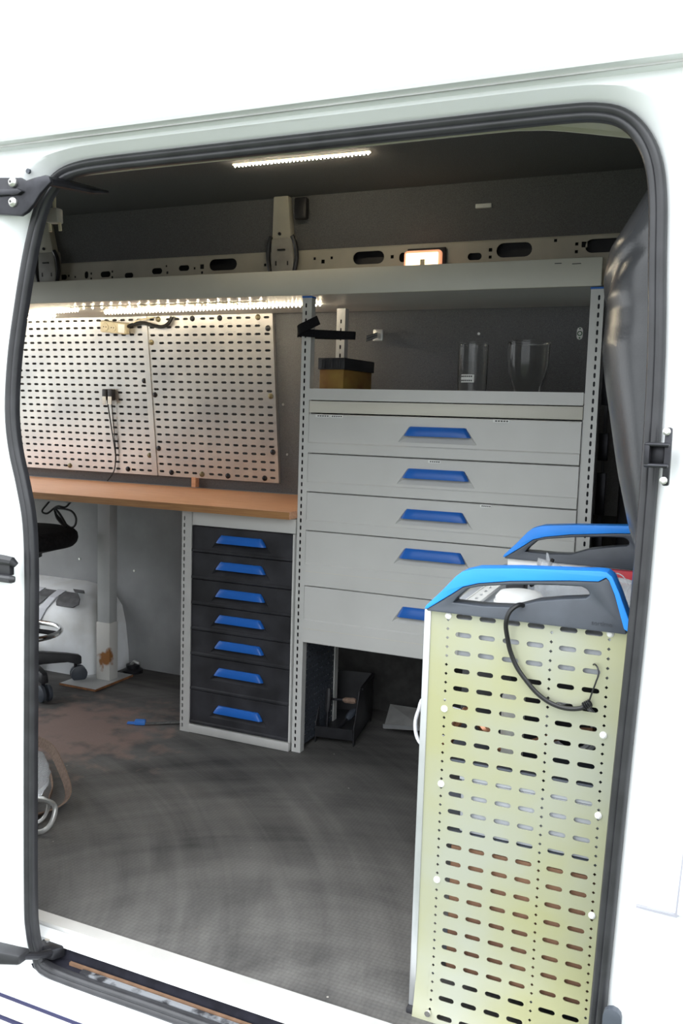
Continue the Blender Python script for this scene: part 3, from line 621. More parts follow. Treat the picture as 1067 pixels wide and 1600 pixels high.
# ------------------------------------------------------------------ drawers
def drawer(root, x0, x1, z0, z1, yf, mt, hx0, hx1, htop, hbot, step, deep=0.017, hmat=None, hood=0.013):
    """front with trapezoid finger recess, hood handle in blue"""
    rows = [(z1, 0.002), (z1-0.002, 0.0), (htop, 0.0), (hbot-0.021, 0.0), (step, 0.0), (step-0.004, -0.003), (z0+0.002, -0.003), (z0, -0.001)]
    cols = []
    for k, (z, dy) in enumerate(rows):
        a, b_ = hx0, hx1
        if k == 2: a, b_ = hx0+0.016, hx1-0.016
        if k == 3: a, b_ = hx0-0.020, hx1+0.020
        cols.append([(x0, yf+dy, z), (a, yf+dy, z), (b_, yf+dy, z), (x1, yf+dy, z)])
    mb = MB(); vs = [p for r in cols for p in r]; fs = []
    for i in range(len(rows)-1):
        for j in range(3):
            if i == 2 and j == 1: continue
            fs.append((i*4+j, i*4+j+1, (i+1)*4+j+1, (i+1)*4+j))
    n = len(vs)
    T0, T1 = cols[2][1], cols[2][2]; B0, B1 = cols[3][1], cols[3][2]
    vs += [(T0[0], yf+deep, T0[2]), (T1[0], yf+deep, T1[2]), (T0[0], yf+deep, hbot+0.004), (T1[0], yf+deep, hbot+0.004)]
    t0, t1, b0, b1 = 2*4+1, 2*4+2, 3*4+1, 3*4+2
    fs += [(t0, t1, n+1, n), (n, n+1, n+3, n+2), (n+2, n+3, b1, b0), (t0, n, n+2, b0), (t1, b1, n+3, n+1)]
    # returns
    m_ = len(vs); vs += [(x0, yf+0.05, z1), (x1, yf+0.05, z1), (x1, yf+0.05, z0), (x0, yf+0.05, z0)]
    last_ = (len(rows)-1)*4
    fs += [(0, m_, m_+1, 3), (last_, last_+3, m_+2, m_+3), (m_, m_+3, m_+2, m_+1)]
    fs += [tuple([i*4 for i in range(len(rows))]+[m_+3, m_]), tuple([i*4+3 for i in range(len(rows)-1, -1, -1)]+[m_+1, m_+2])]
    mb.add(vs, fs)
    d = mb.build('drawer', mt, root, smooth=25)
    # hood handle
    pf = [(htop+0.001, yf+0.004), (htop+0.001, yf-0.005), (htop-0.006, yf-0.011), (hbot+0.006, yf-hood), (hbot, yf-hood+0.001), (hbot, yf-hood+0.005), (htop-0.008, yf-0.005), (htop-0.004, yf+0.004)]
    ringz = []
    H = htop-hbot
    for u in (0, 0.02, 0.05, 0.2, 0.5, 0.8, 0.95, 0.98, 1):
        rr = []
        for z, y in pf:
            k = max(0, min(1, (htop-z)/H))
            a = hx0+0.018*(1-k); b_ = hx1-0.018*(1-k)
            e = min(u, 1-u)
            yy = y + (0.009*(1-e/0.05)**2 if e < 0.05 else 0)
            rr.append((a+(b_-a)*u, yy, z))
        ringz.append(rr)
    mb = MB(); mb.ring_faces(ringz); mb.build('handle', hmat or blue_plastic, d, smooth=40)
    return d

def slotted_post(root, x0, x1, sx, yf, z0, z1, depth, cap=True, pitch=0.0245, mt=None):
    n = int((z1-z0-0.02)/pitch)
    zs_ = frange(z0+0.01, z0+0.01+n*pitch, n)
    xs = [x0, sx-0.006, sx+0.006, x1]
    mb = MB()
    slot_cells(mb, xs, zs_, lambda i, j: slot_outline(sx, (zs_[j]+zs_[j+1])/2, 0.0062, 0.0165, 2) if i == 1 else None, yf, yf+0.0018)
    for za, zb in ((z0, zs_[0]), (zs_[-1], z1)): mb.add([(x0,yf,za),(x1,yf,za),(x1,yf,zb),(x0,yf,zb)], [(0,1,2,3)])
    mb.box(x0, x0+0.002, yf+0.001, yf+depth, z0, z1); mb.box(x1-0.002, x1, yf+0.001, yf+depth, z0, z1)
    p = mb.build('post', mt or grey_steel, root, smooth=0)
    MB().box(x0+0.003, x1-0.003, yf+0.014, yf+0.016, z0+0.003, z1-0.003).build('slot_shade', dark_metal, p, smooth=0)  # dark strip added inside the post as shade behind its slots
    if cap:
        mb = MB(); mb.box(x0-0.002, x1+0.002, yf-0.002, yf+depth, z1, z1+0.006); mb.build('cap', blue_plastic, p, bevel=0.0015)
    return p

# big grey cabinet
YF = 1.162
t = thing('drawer_cabinet', 'tall grey steel cabinet with five wide drawers and blue handles', 'cabinet', (-0.86, 1.3, 0))
big = t
slotted_post(t, -1.336, -1.303, -1.323, YF-0.004, 0.0, 1.541, 0.03)
slotted_post(t, -0.414, -0.376, -0.390, YF-0.004, 0.0, 1.541, 0.03)
slotted_post(t, -1.336, -1.303, -1.319, 1.43, 0.0, 1.541, 0.03, cap=False, pitch=0.03)
slotted_post(t, -0.452, -0.420, -0.436, 1.43, 0.0, 1.541, 0.03, cap=False, pitch=0.03)
zb = [1.165, 1.034, 0.905, 0.775, 0.587, 0.391]
hz = [(1.132,1.103),(1.000,0.970),(0.871,0.841),(0.745,0.713),(0.555,0.522)]
labs = [[(-1.25,1.158,0.05),(-1.20,1.158,0.045),(-0.655,1.158,0.05)],[(-0.86,1.026,0.04)],[(-0.69,0.898,0.035)],[],[]]
for i in range(5):
    z1_, z0_ = zb[i]-0.0015, zb[i+1]+0.0015
    d = drawer(t, -1.300, -0.418, z0_, z1_, YF-0.008, grey_steel, -0.964, -0.746, hz[i][0], hz[i][1], z0_+(z1_-z0_)*(0.28 if i < 3 else 0.42))
    if i >= 3:
        mb = MB(); mb.box(-1.30, -0.418, YF-0.0122, YF-0.0108, z0_+0.048, z0_+0.0495); mb.build('crease', warm_steel, d, smooth=0)
    for lx, lz, lw in labs[i]:
        mb = MB(); mb.box(lx-lw/2, lx+lw/2, YF-0.0095, YF-0.008, lz-0.0045, lz+0.0045); lo_ = mb.build('label_strip', label_white, d, smooth=0)
        mb = MB()
        for q in range(5):
            xx = lx-lw*0.36+q*lw*0.17; mb.box(xx, xx+lw*0.11, YF-0.0099, YF-0.0094, lz-0.0022, lz+0.0018)
        mb.build('label_print', ink, lo_, smooth=0)
mb = MB(); mb.box(-1.303, -1.300, YF+0.005, 1.43, 0.391, 1.21); mb.box(-0.418, -0.415, YF+0.005, 1.43, 0.391, 1.21); mb.box(-1.303,-0.415,1.43,1.434,0.391,1.21); mb.box(-1.30,-0.418,YF+0.045,1.43,0.392,0.398)
mb.build('carcass', grey_steel, t, smooth=0)
mb = MB(); mb.box(-1.301,-0.4165,YF-0.006,YF+0.01,1.168,1.2065); mb.build('top_rail', warm_steel, t, bevel=0.0015)
mb = MB(); mb.box(-1.301,-0.4165,YF-0.008,YF-0.004,1.2095,1.247); mb.box(-1.301,-0.4165,YF-0.004,1.45,1.2095,1.2125); mb.box(-1.301,-0.4165,1.446,1.45,1.2125,1.255); mb.build('tray', grey_steel, t, smooth=0)
# perforated side under the drawers, shared with the black cabinet
mb = MB(); ys_ = frange(YF+0.03, 1.43, 12); zs_ = frange(0.02, 0.40, 18)
slot_cells(mb, ys_, zs_, lambda i, j: slot_outline((ys_[i]+ys_[i+1])/2, (zs_[j]+zs_[j+1])/2, 0.011, 0.006, 2), -1.306, -1.3075, lambda a, y, b_: (y, a, b_))
mb.build('perforated_side', dark_grey_plastic, t, smooth=0)

# black drawer cabinet below the bench
t = thing('drawer_cabinet', 'narrow cabinet of seven black drawers with blue handles under the bench', 'cabinet', (-1.55, 1.3, 0))
zb = [0.758, 0.664, 0.567, 0.474, 0.381, 0.288, 0.160, 0.034]
for i in range(7):
    z1_, z0_ = zb[i]-0.001, zb[i+1]+0.001
    ht = z1_-0.026; hb = ht-0.027
    if i == 5: ht -= 0.006; hb -= 0.006
    if i == 6: ht -= 0.016; hb -= 0.016
    drawer(t, -1.748, -1.346, z0_, z1_, 1.150, drawer_black, -1.648, -1.448, ht, hb, z0_+0.012)
mb = MB(); mb.box(-1.748,-1.338,1.150,1.17,0.760,0.809); mb.box(-1.762,-1.75,1.17,1.45,0.0,0.809); mb.box(-1.748,-1.346,1.20,1.45,0.012,0.024); mb.build('carcass', grey_steel, t, bevel=0.001)
slotted_post(t, -1.789, -1.749, -1.779, 1.146, 0.0, 0.808, 0.03, cap=False, mt=pale_alu)
mb = MB(); mb.box(-1.749,-1.340,1.142,1.165,0.002,0.032); mb.build('plinth', pale_alu, t, bevel=0.0015)
mb = MB(); mb.box(-1.344,-1.338,1.146,1.17,0.033,0.758); mb.build('side_strip', grey_steel, t, smooth=0)

# ------------------------------------------------------------------ things on the cabinet
t = thing('measuring_cup', 'clear straight sided cup with a white price label', 'cup', (-0.79,1.30,1.2125))
c = (-0.792,1.30,1.2125)
mb = MB(); mb.lathe(c, [(0.001,0.002),(0.045,0.002),(0.047,0.004),(0.048,0.19),(0.0455,0.19),(0.0445,0.006),(0.001,0.006)], 28); mb.build('cup_wall', clear, t, smooth=50)
mb = MB()
for k in range(7):
    a0 = -PI/2-0.52+k*0.13; a1 = a0+0.13
    mb.add([(c[0]+0.0488*math.cos(a), c[1]+0.0488*math.sin(a), z) for a in (a0, a1) for z in (1.277,1.302)]+[(c[0]+0.0482*math.cos(a), c[1]+0.0482*math.sin(a), z) for a in (a0, a1) for z in (1.277,1.302)], [(0,2,3,1),(4,5,7,6),(0,4,6,2),(1,3,7,5)])
lo_ = mb.build('price_label', label_white, t)
mb = MB()
for r_ in (1.296,1.283):
    for k in range(6):
        a = -PI/2-0.44+k*0.13; mb.box(c[0]+0.0492*math.cos(a)-0.0022, c[0]+0.0492*math.cos(a)+0.0022, c[1]+0.0492*math.sin(a)-0.0006, c[1]+0.0492*math.sin(a)+0.0006, r_-0.0022, r_+0.0022)
mb.build('label_print', ink, lo_, smooth=0)
mb = MB(); mb.lathe((c[0],c[1],c[2]), [(0.0485,0.186),(0.0495,0.188),(0.0495,0.191),(0.0485,0.192)], 28, cap=False); mb.build('rim', clear, t)
t = thing('measuring_jug', 'clear jug with a narrower foot beside the right cabinet post', 'cup', (-0.62,1.30,1.2125))
mb = MB(); mb.lathe((-0.615,1.30,1.2125), [(0.001,0.002),(0.040,0.002),(0.042,0.05),(0.056,0.085),(0.064,0.12),(0.066,0.192),(0.0635,0.192),(0.0615,0.12),(0.053,0.087),(0.039,0.053),(0.037,0.007),(0.001,0.007)], 32); mb.build('jug_wall', clear, t, smooth=50)
mb = MB(); mb.lathe((-0.615,1.30,1.2125), [(0.0655,0.189),(0.068,0.191),(0.068,0.194),(0.064,0.195)], 32, cap=False); mb.build('rim', clear, t)

t = thing('storage_box', 'yellow brown box with a dark ribbed lid behind the left post', 'box', (-1.25,1.30,1.2125))
xf = Matrix.Translation((-1.275,1.31,1.2125)) @ Matrix.Rotation(-0.10, 4, 'Z')
mb = MB(); mb.box(-0.013,0.085,-0.10,0.105,0.0,0.03); mb.build('base_tray', dark_grey_plastic, t, bevel=0.003, xf=xf)
mb = MB(); mb.box(-0.010,0.082,-0.097,0.102,0.03,0.10); mb.build('box_body', box_yellow, t, bevel=0.002, xf=xf)
mb = MB(); mb.box(-0.014,0.088,-0.102,0.108,0.10,0.138)
for k in range(6): mb.box(-0.017,-0.014,-0.095+k*0.034,-0.080+k*0.034,0.104,0.134)
for k in range(3): mb.box(0.0+k*0.030,0.014+k*0.030,-0.106,-0.102,0.104,0.134)
mb.build('lid', black_plastic, t, bevel=0.0015, xf=xf)
# velcro strap round the left post + punched metal band to a wall plate
t = thing('hook_strap', 'black hook and loop strap wrapped round the left cabinet post', 'strap', (-1.32,1.14,1.43))
def ribbon(pts, half, thick, up=(0,0,1)):
    P = smooth_path(pts, 5); rings = []; U = Vector(up)
    for i, p in enumerate(P):
        tt = (P[min(i+1,len(P)-1)]-P[max(i-1,0)]).normalized(); n = tt.cross(U).normalized(); uu = n.cross(tt)
        rings.append([p+uu*half+n*thick, p-uu*half+n*thick, p-uu*half-n*thick, p+uu*half-n*thick])
    return MB().ring_faces(rings)
ribbon([(-1.345,1.150,1.430),(-1.33,1.138,1.428),(-1.29,1.136,1.424),(-1.22,1.148,1.421),(-1.15,1.165,1.418)], 0.0125, 0.002).build('strap_band', fabric_black, t)
ribbon([(-1.346,1.150,1.425),(-1.335,1.134,1.436),(-1.30,1.130,1.450),(-1.265,1.134,1.466)], 0.0150, 0.002).build('strap_tail', fabric_black, t)
ribbon([(-1.345,1.150,1.428),(-1.346,1.18,1.428),(-1.32,1.21,1.426),(-1.24,1.20,1.422),(-1.15,1.170,1.418)], 0.0125, 0.002).build('strap_back', fabric_black, t)
t = thing('punched_band', 'dark punched metal band screwed to the wall behind the cabinet', 'metal band', (-1.25,1.6,1.46))
A = Vector((-1.165,1.30,1.421)); B = Vector((-1.243,1.590,1.462)); dv = (B-A); u = dv.normalized(); sd_ = Vector((0,0,1)); nn = u.cross(sd_).normalized()
mb = MB(); N_ = 11
for i in range(N_):
    p0 = A+dv*i/N_; p1 = A+dv*(i+1)/N_; q = (p0+p1)/2
    cs = [(p0,-0.010),(p1,-0.010),(p1,0.010),(p0,0.010)]
    vs = [p+sd_*s_ for p, s_ in cs]
    hh = []
    for s_ in (-0.005, 0.005):
        pass
    mb.add(vs, [(0,1,2,3)])
    mb.add([p+nn*0.001 for p in vs], [(3,2,1,0)])
b0 = mb.build('band', dark_metal, t, smooth=0)
for i in range(N_):
    for s_ in (-0.005, 0.005):
        q = A+dv*(i+0.5)/N_+sd_*s_
        mb = MB(); mb.tube([q-nn*0.0018, q+nn*0.0018], 0.0026, 6); mb.build('eyelet', galv, b0)
mb = MB(); mb.box(-1.262,-1.222,1.592,1.604,1.440,1.484); mb.build('wall_plate', galv, t, bevel=0.004)
# sticker on the wall
t = thing('wall_plate', 'small pale plate with a green ring on the dark wall beside the post', 'plate', (-0.52,1.62,1.45))
yy = wall_y(1.464)-0.004
mb = MB(); mb.prism(slot_outline(-0.517,1.464,0.020,0.042,3), yy, yy+0.004, 'y'); mb.build('plate', label_white, t)
mb = MB(); mb.tube([(-0.517+0.007*math.cos(a), yy-0.0005, 1.464+0.007*math.sin(a)) for a in [2*PI*k/14 for k in range(14)]], 0.0016, 5, True); mb.build('ring', ink_green, t)
mb = MB(); mb.cyl((-0.517,yy-0.001,1.480),(-0.517,yy+0.001,1.480),0.0028,6); mb.cyl((-0.517,yy-0.001,1.449),(-0.517,yy+0.001,1.449),0.0028,6); mb.build('dot', ink_green, t)
for px, pz in ((-0.87,1.467),(-1.30,1.10),):
    mb = MB(); y_ = wall_y(pz); mb.tube([(px,y_-0.004,pz),(px,y_+0.001,pz)], 0.005, 8); mb.build('screw', bolt_zinc, bpy.data.objects['wall_back'])
for px, pz in ((-2.74,0.47),(-2.43,0.445),(-1.66,1.0),(-1.67,1.2)):
    y_ = wall_y(pz); mb = MB(); mb.tube([(px,y_-0.004,pz),(px,y_+0.001,pz)], 0.005, 8); mb.build('screw', bolt_zinc, bpy.data.objects['wall_back_lower' if pz < 0.84 else 'wall_back'])
tag(MB().box(-0.868,-0.813,1.509,1.519,1.874,1.888).build('name_tag', label_white, bevel=0.001, xf=Matrix.Translation((0,0,0))), 'small pale tag stuck on the dark sloping panel', 'tag')

# ------------------------------------------------------------------ modular rack with carry handles, near the door
t = thing('carry_rack', 'slotted yellowish steel rack with blue carry handles by the door', 'rack', (-0.33, 0.35, 0))
rack = t
def bend(z, s_): return -s_*max(0, 0.10-z)**2*1.6
def rack_panel(y, s_, lift=0.0):
    xs = [-0.500,-0.474,-0.458,-0.414,-0.3695,-0.3255,-0.284,-0.268,-0.2255,-0.186,-0.168,-0.150]
    cx_ = {3-1: -0.436, 3: -0.392, 4: -0.3475, 5: -0.304, 8-0: -0.247}
    P = lambda x, yy, z: (x, y+yy*s_+bend(z, s_), z)
    mb = MB()
    strips = [(-0.500,-0.474,None,0),(-0.474,-0.458,'r',-0.466),(-0.458,-0.414,'s',-0.436),(-0.414,-0.3695,'s',-0.392),(-0.3695,-0.3255,'s',-0.3475),(-0.3255,-0.284,'s',-0.304),(-0.284,-0.268,'r',-0.276),(-0.268,-0.2255,'s',-0.247),(-0.2255,-0.186,'s',-0.204),(-0.186,-0.169,'r',-0.1775),(-0.169,-0.145,None,0)]
    zt, zb_, pitch = 0.812, -0.004, 0.034
    for xa, xb, kd, cx in strips:
        if kd == 's':
            zz = [zt-pitch*k for k in range(24, -1, -1)]
            zz[0] = 0.0
            slot_cells(mb, [xa, xb], zz, lambda i, j: slot_outline(cx, 0.7945-pitch*(23-j), 0.0305, 0.0092, 3), 0, 0.0015, P)
        elif kd == 'r':
            zz = [zt-pitch/2*k for k in range(48, -1, -1)]; zz[0] = 0.0
            slot_cells(mb, [xa, xb], zz, lambda i, j: slot_outline(cx, zt-pitch/2*(47-j)-0.0085, 0.0062, 0.0060, 2) if j > 0 else None, 0, 0.0015, P)
        else:
            zz = frange(0.0, zt, 24); slot_cells(mb, [xa, xb], zz, lambda i, j: None, 0, 0.0015, P)
    p = mb.build('side_panel', chromate, rack, smooth=30)
    # rivets
    for x, z in ((-0.466,0.794),(-0.1765,0.797),(-0.466,0.6165),(-0.1775,0.6165),(-0.466,0.4705),(-0.1775,0.4705),(-0.466,0.280),(-0.1775,0.285)):
        mb = MB(); c_ = Vector((x, y+bend(z, s_), z)); nn = Vector((0,-s_,0))
        mb.tube([c_, c_+nn*0.002, c_+nn*0.0042], [0.0066, 0.0062, 0.003], 12); mb.build('rivet', white_plastic, p)
    mb = MB(); mb.tube([(-0.468, y-0.014*s_, 0.016), (-0.468, y-0.019*s_, 0.016)], 0.006, 10); mb.build('foot_bolt', chrome, p)
    # edge profile
    mb = MB(); ya, yb_ = sorted((y-0.003*s_, y+0.030*s_)); mb.box(-0.512,-0.499, ya, yb_, 0.012, 0.802); mb.build('edge_profile', alu, rack, bevel=0.002)
    mb = MB(); mb.box(-0.146,-0.136, ya, yb_, 0.012, 0.802); mb.build('edge_profile', alu, rack, bevel=0.002)
    mb = MB(); ya, yb_ = sorted((y-0.012*s_, y+0.030*s_)); mb.box(-0.514,-0.48, ya, yb_, 0.0, 0.012); mb.build('foot', black_plastic, rack, bevel=0.002); MB().box(-0.17,-0.134, ya, yb_, 0.0, 0.012).build('foot', black_plastic, rack, bevel=0.002)
    # handle
    yc_ = y+0.010*s_
    out = [(-0.505,0.8015),(-0.5045,0.8055),(-0.480,0.8215),(-0.4585,0.837),(-0.438,0.8525),(-0.41,0.862),(-0.351,0.8725),(-0.25,0.8835),(-0.200,0.887),(-0.188,0.8945),(-0.180,0.889),(-0.151,0.812),(-0.149,0.8015),(-0.30,0.8015)]
    hole = [(-0.456,0.8215),(-0.447,0.833),(-0.428,0.851),(-0.405,0.8575),(-0.345,0.8665),(-0.27,0.8735),(-0.228,0.8755),(-0.219,0.872),(-0.214,0.866),(-0.214,0.860),(-0.219,0.856),(-0.259,0.850),(-0.304,0.841),(-0.345,0.8255),(-0.40,0.8215)]
    mb = MB(); mb.prism(out, yc_-0.0215, yc_+0.0215, 'y', [hole]); XL_ = Matrix.Translation((0,0,lift)); h_ = mb.build('handle', dark_grey_plastic, rack, bevel=0.0035, seg=2, smooth=50, xf=XL_)
    if lift: MB().box(-0.500,-0.150,yc_-0.010,yc_+0.010,0.790,0.803+lift).build('top_rail', white_plastic, rack, bevel=0.002)
    top = [(-0.509,0.804),(-0.506,0.811),(-0.478,0.8405),(-0.452,0.8705),(-0.440,0.881),(-0.416,0.889),(-0.34,0.8965),(-0.25,0.902),(-0.198,0.9055),(-0.187,0.9045),(-0.178,0.898),(-0.165,0.872),(-0.143,0.818),(-0.146,0.806)]
    bot = [(-0.1535,0.8105),(-0.172,0.867),(-0.1825,0.8905),(-0.188,0.8955),(-0.200,0.8875),(-0.25,0.884),(-0.351,0.873),(-0.41,0.8625),(-0.438,0.853),(-0.4585,0.8375),(-0.480,0.822),(-0.503,0.8055)]
    mb = MB(); mb.prism(top+bot, yc_-0.0235, yc_+0.0235, 'y'); mb.build('grip', blue_grip, h_, bevel=0.005, seg=3, smooth=50, xf=XL_)
    M_ = facing_front(-0.190, yc_-0.0219, 0.815+lift) if s_ > 0 else (Matrix.Translation((-0.190, yc_+0.0219, 0.815+lift)) @ Matrix.Rotation(PI, 4, 'Z') @ Matrix.Rotation(PI/2, 4, 'X'))
    text_on('embossed_lettering', 'sortimo', 0.011, MATS.get('emboss') or mat('emboss', (0.028,0.032,0.042), 0.5, var=0.05), h_, M_)
rack_panel(0.064, 1)
rack_panel(0.682, -1, 0.019)
mb = MB(); mb.box(-0.505,-0.150,0.067,0.679,0.782,0.790); mb.build('top_plate', case_grey, rack, bevel=0.001)
for z in (0.515, 0.375, 0.085):
    mb = MB(); mb.box(-0.500,-0.150,0.067,0.679,z,z+0.006); mb.build('shelf', dark_grey_plastic, rack, bevel=0.001)
# contents
def crate(label, x0, x1, y0, y1, z0, z1, mt, name='storage_case', lipm=None):
    t = thing(name, label, 'case', ((x0+x1)/2,(y0+y1)/2,z0))
    mb = MB(); mb.box(x0,x1,y0,y1,z0,z1-0.008); mb.build('case_body', mt, t, bevel=0.004)
    mb = MB(); mb.box(x0-0.003,x1+0.001,y0-0.002,y1+0.003,z1-0.008,z1); mb.build('rim', lipm or mt, t, bevel=0.002)
    mb = MB(); mb.box(x0-0.014,x0,(y0+y1)/2-0.05,(y0+y1)/2+0.05,(z0+z1)/2,(z0+z1)/2+0.02); mb.build('pull', lipm or mt, t, bevel=0.003)
crate('light grey case hung under the top plate of the carry rack', -0.45,-0.155,0.075,0.66,0.705,0.778, case_grey)
crate('light grey case on the middle shelf of the carry rack', -0.43,-0.155,0.072,0.66,0.3815,0.492, case_grey)
t = thing('cardboard_box', 'brown cardboard box on the bottom shelf of the carry rack', 'box', (-0.30,0.35,0.0915))
mb = MB(); mb.box(-0.445,-0.16,0.075,0.66,0.0915,0.350); mb.build('box_body', cardboard, t, bevel=0.003)
mb = MB(); mb.box(-0.449,-0.156,0.20,0.25,0.0915,0.3525); mb.build('packing_tape', strap_brown, t, smooth=0)
crate('black crate filling the open shelf of the carry rack', -0.485,-0.16,0.24,0.66,0.522,0.690, black_plastic, 'storage_crate')
t = thing('copper_fitting', 'bent copper pipe lying on the open rack shelf', 'pipe', (-0.40,0.15,0.521))
mb = MB(); mb.tube(smooth_path([(-0.47,0.10,0.53),(-0.44,0.12,0.60),(-0.40,0.11,0.575),(-0.36,0.12,0.54),(-0.25,0.13,0.585),(-0.20,0.12,0.60)], 5), 0.0085, 8); mb.build('pipe', copper, t)
mb = MB(); mb.tube([(-0.475,0.10,0.521),(-0.468,0.10,0.535)], 0.012, 10); mb.build('collar', copper, t)
t = thing('spray_can', 'small white can standing on the open rack shelf', 'can', (-0.35,0.13,0.521))
mb = MB(); mb.lathe((-0.35,0.125,0.521), [(0.02,0),(0.022,0.004),(0.022,0.12),(0.012,0.135),(0.012,0.15)], 16); mb.build('can_body', white_plastic, t)
mb = MB(); mb.lathe((-0.35,0.125,0.671), [(0.010,0),(0.010,0.012),(0.005,0.014)], 12); mb.build('nozzle', dark_metal, t)
t = thing('cable_roll', 'roll of grey cable on the open rack shelf', 'cable', (-0.28,0.17,0.521))
mb = MB(); mb.tube([(-0.25+0.05*math.cos(2*PI*k/20), 0.20, 0.575+0.05*math.sin(2*PI*k/20)) for k in range(20)], 0.0045, 6, True); mb.build('outer_turn', cable_white, t)
mb = MB(); mb.tube([(-0.25+0.04*math.cos(2*PI*k/20), 0.19, 0.574+0.04*math.sin(2*PI*k/20)) for k in range(20)], 0.0045, 6, True); mb.build('inner_turn', cable_white, t)

# things lying on the rack
t = thing('round_lid', 'white rounded lid lying on the rack between the handles', 'dish', (-0.385,0.22,0.79))  # a loose plastic lid, domed side up
mb = MB(); mb.lathe((-0.372,0.235,0.79), [(0.044,0.0),(0.049,0.008),(0.048,0.020),(0.040,0.030),(0.020,0.034),(0.001,0.0345)], 32); mb.build('lid_shell', white_plastic, t, smooth=60)
mb = MB(); mb.lathe((-0.372,0.235,0.79), [(0.0492,0.007),(0.0515,0.008),(0.0515,0.011),(0.0492,0.012)], 32, cap=False); mb.build('lid_rim', white_plastic, t)
t = thing('mounting_strip', 'white slotted metal strip leaning inside the front rack handle', 'metal strip', (-0.45,0.3,0.79))
xf = Matrix.Translation((-0.457,0.135,0.793)) @ Matrix.Rotation(-0.02, 4, 'Z') @ Matrix.Rotation(0.05, 4, 'X')
mb = MB(); ys_ = frange(0.0, 0.34, 10)
slot_cells(mb, [-0.013,-0.004,0.004,0.013], ys_, lambda i, j: slot_outline(0.0, (ys_[j]+ys_[j+1])/2, 0.0055, 0.020, 2) if i == 1 else None, 0.0, -0.002, lambda a, y, b_: (a, b_, y+0.004))
mb.box(-0.015,-0.013,0,0.34,0.0,0.006); mb.box(0.013,0.015,0,0.34,0.0,0.006); mb.build('strip', white_plastic, t, smooth=0, xf=xf)
t = thing('plastic_sheet', 'curled clear plastic sheet standing on the rack behind the front handle', 'plastic sheet', (-0.26,0.30,0.79))
P_ = []
for i in range(13):
    u = i/12; row = []
    for j in range(9):
        v = j/8
        row.append((-0.36+0.20*u, 0.30+0.05*math.sin(u*4.0)+0.03*v*math.cos(u*6), 0.791+v*(0.085-0.03*u)+0.008*math.sin(5*u+3*v)*v))
    P_.append(row)
mb = MB(); mb.ring_faces(P_, False); ob = mb.build('sheet', film, t, smooth=80); sm = ob.modifiers.new('thick', 'SOLIDIFY'); sm.thickness = 0.0008
mb = MB(); mb.tube([(-0.195+0.022*math.cos(2*PI*k/18), 0.262, 0.845+0.026*math.sin(2*PI*k/18)) for k in range(18)], 0.0012, 5, True); mb.build('rolled_edge', film, t)
t = thing('marking_spike', 'thin pale triangular blade sticking up behind the front handle', 'blade', (-0.33,0.42,0.79))
mb = MB(); mb.prism([(-0.362,0.79),(-0.335,0.79),(-0.360,0.872),(-0.364,0.874)], 0.44, 0.4425, 'y'); mb.build('blade', film, t, smooth=0)
t = thing('spirit_level', 'red metal bar lying across the rear of the rack', 'bar', (-0.20,0.55,0.79))
xf = Matrix.Translation((-0.295,0.600,0.792)) @ Matrix.Rotation(-0.75, 4, 'Z') @ Matrix.Rotation(-0.10, 4, 'Y')
mb = MB(); mb.box(0.0,0.20,-0.012,0.012,0.0,0.034); mb.build('bar_body', red_plastic, t, bevel=0.002, xf=xf)
mb = MB(); mb.box(0.0,0.20,-0.014,0.014,0.0,0.006); mb.build('black_edge', black_plastic, t, smooth=0, xf=xf)
t = thing('connector', 'tangle of black connectors and wire on the rack behind the grip', 'connector', (-0.43,0.36,0.79))
mb = MB(); mb.box(-0.425,-0.385,0.33,0.37,0.791,0.845); mb.build('connector_body', black_plastic, t, bevel=0.006)
mb = MB(); mb.tube(smooth_path([(-0.39,0.34,0.83),(-0.37,0.32,0.85),(-0.36,0.33,0.83),(-0.375,0.35,0.815),(-0.345,0.34,0.845),(-0.335,0.36,0.872)], 5), 0.004, 7); mb.build('lead', cable_black, t)
mb = MB(); mb.tube(smooth_path([(-0.395,0.325,0.842),(-0.38,0.31,0.858),(-0.368,0.318,0.846)], 5), 0.0045, 7); mb.build('clip', chrome, t)
# cord hanging on the front panel
t = thing('bungee_cord', 'black cord with a wire hook hanging down the slotted rack panel', 'cord', (-0.30,0.05,0.66))
path = smooth_path([(-0.325,0.062,0.828),(-0.332,0.040,0.834),(-0.345,0.030,0.822),(-0.3505,0.030,0.80),(-0.349,0.044,0.769),(-0.344,0.050,0.745),(-0.332,0.052,0.719),(-0.315,0.052,0.698),(-0.296,0.052,0.679),(-0.276,0.052,0.666),(-0.255,0.052,0.659),(-0.235,0.052,0.658),(-0.217,0.052,0.662),(-0.207,0.052,0.669)], 5)
mb = MB(); mb.tube(path, 0.0042, 9); mb.build('cord_body', cable_black, t)
mb = MB()
for k in range(4):
    q = Vector((-0.211+k*0.003, 0.052, 0.667+k*0.0022)); d_ = Vector((0.8,0,0.6)); a1 = Vector((0,1,0)); a2 = d_.cross(a1)
    mb.tube([q+0.0062*(math.cos(2*PI*i/10)*a1+math.sin(2*PI*i/10)*a2) for i in range(10)], 0.0014, 5, True)
mb.build('whipping', dark_metal, t)
mb = MB(); mb.tube(smooth_path([(-0.205,0.052,0.670),(-0.200,0.049,0.690),(-0.194,0.048,0.712),(-0.190,0.049,0.728),(-0.193,0.052,0.738),(-0.199,0.060,0.741),(-0.204,0.068,0.736)], 5), 0.0014, 6); mb.build('wire_hook', dark_metal, t)
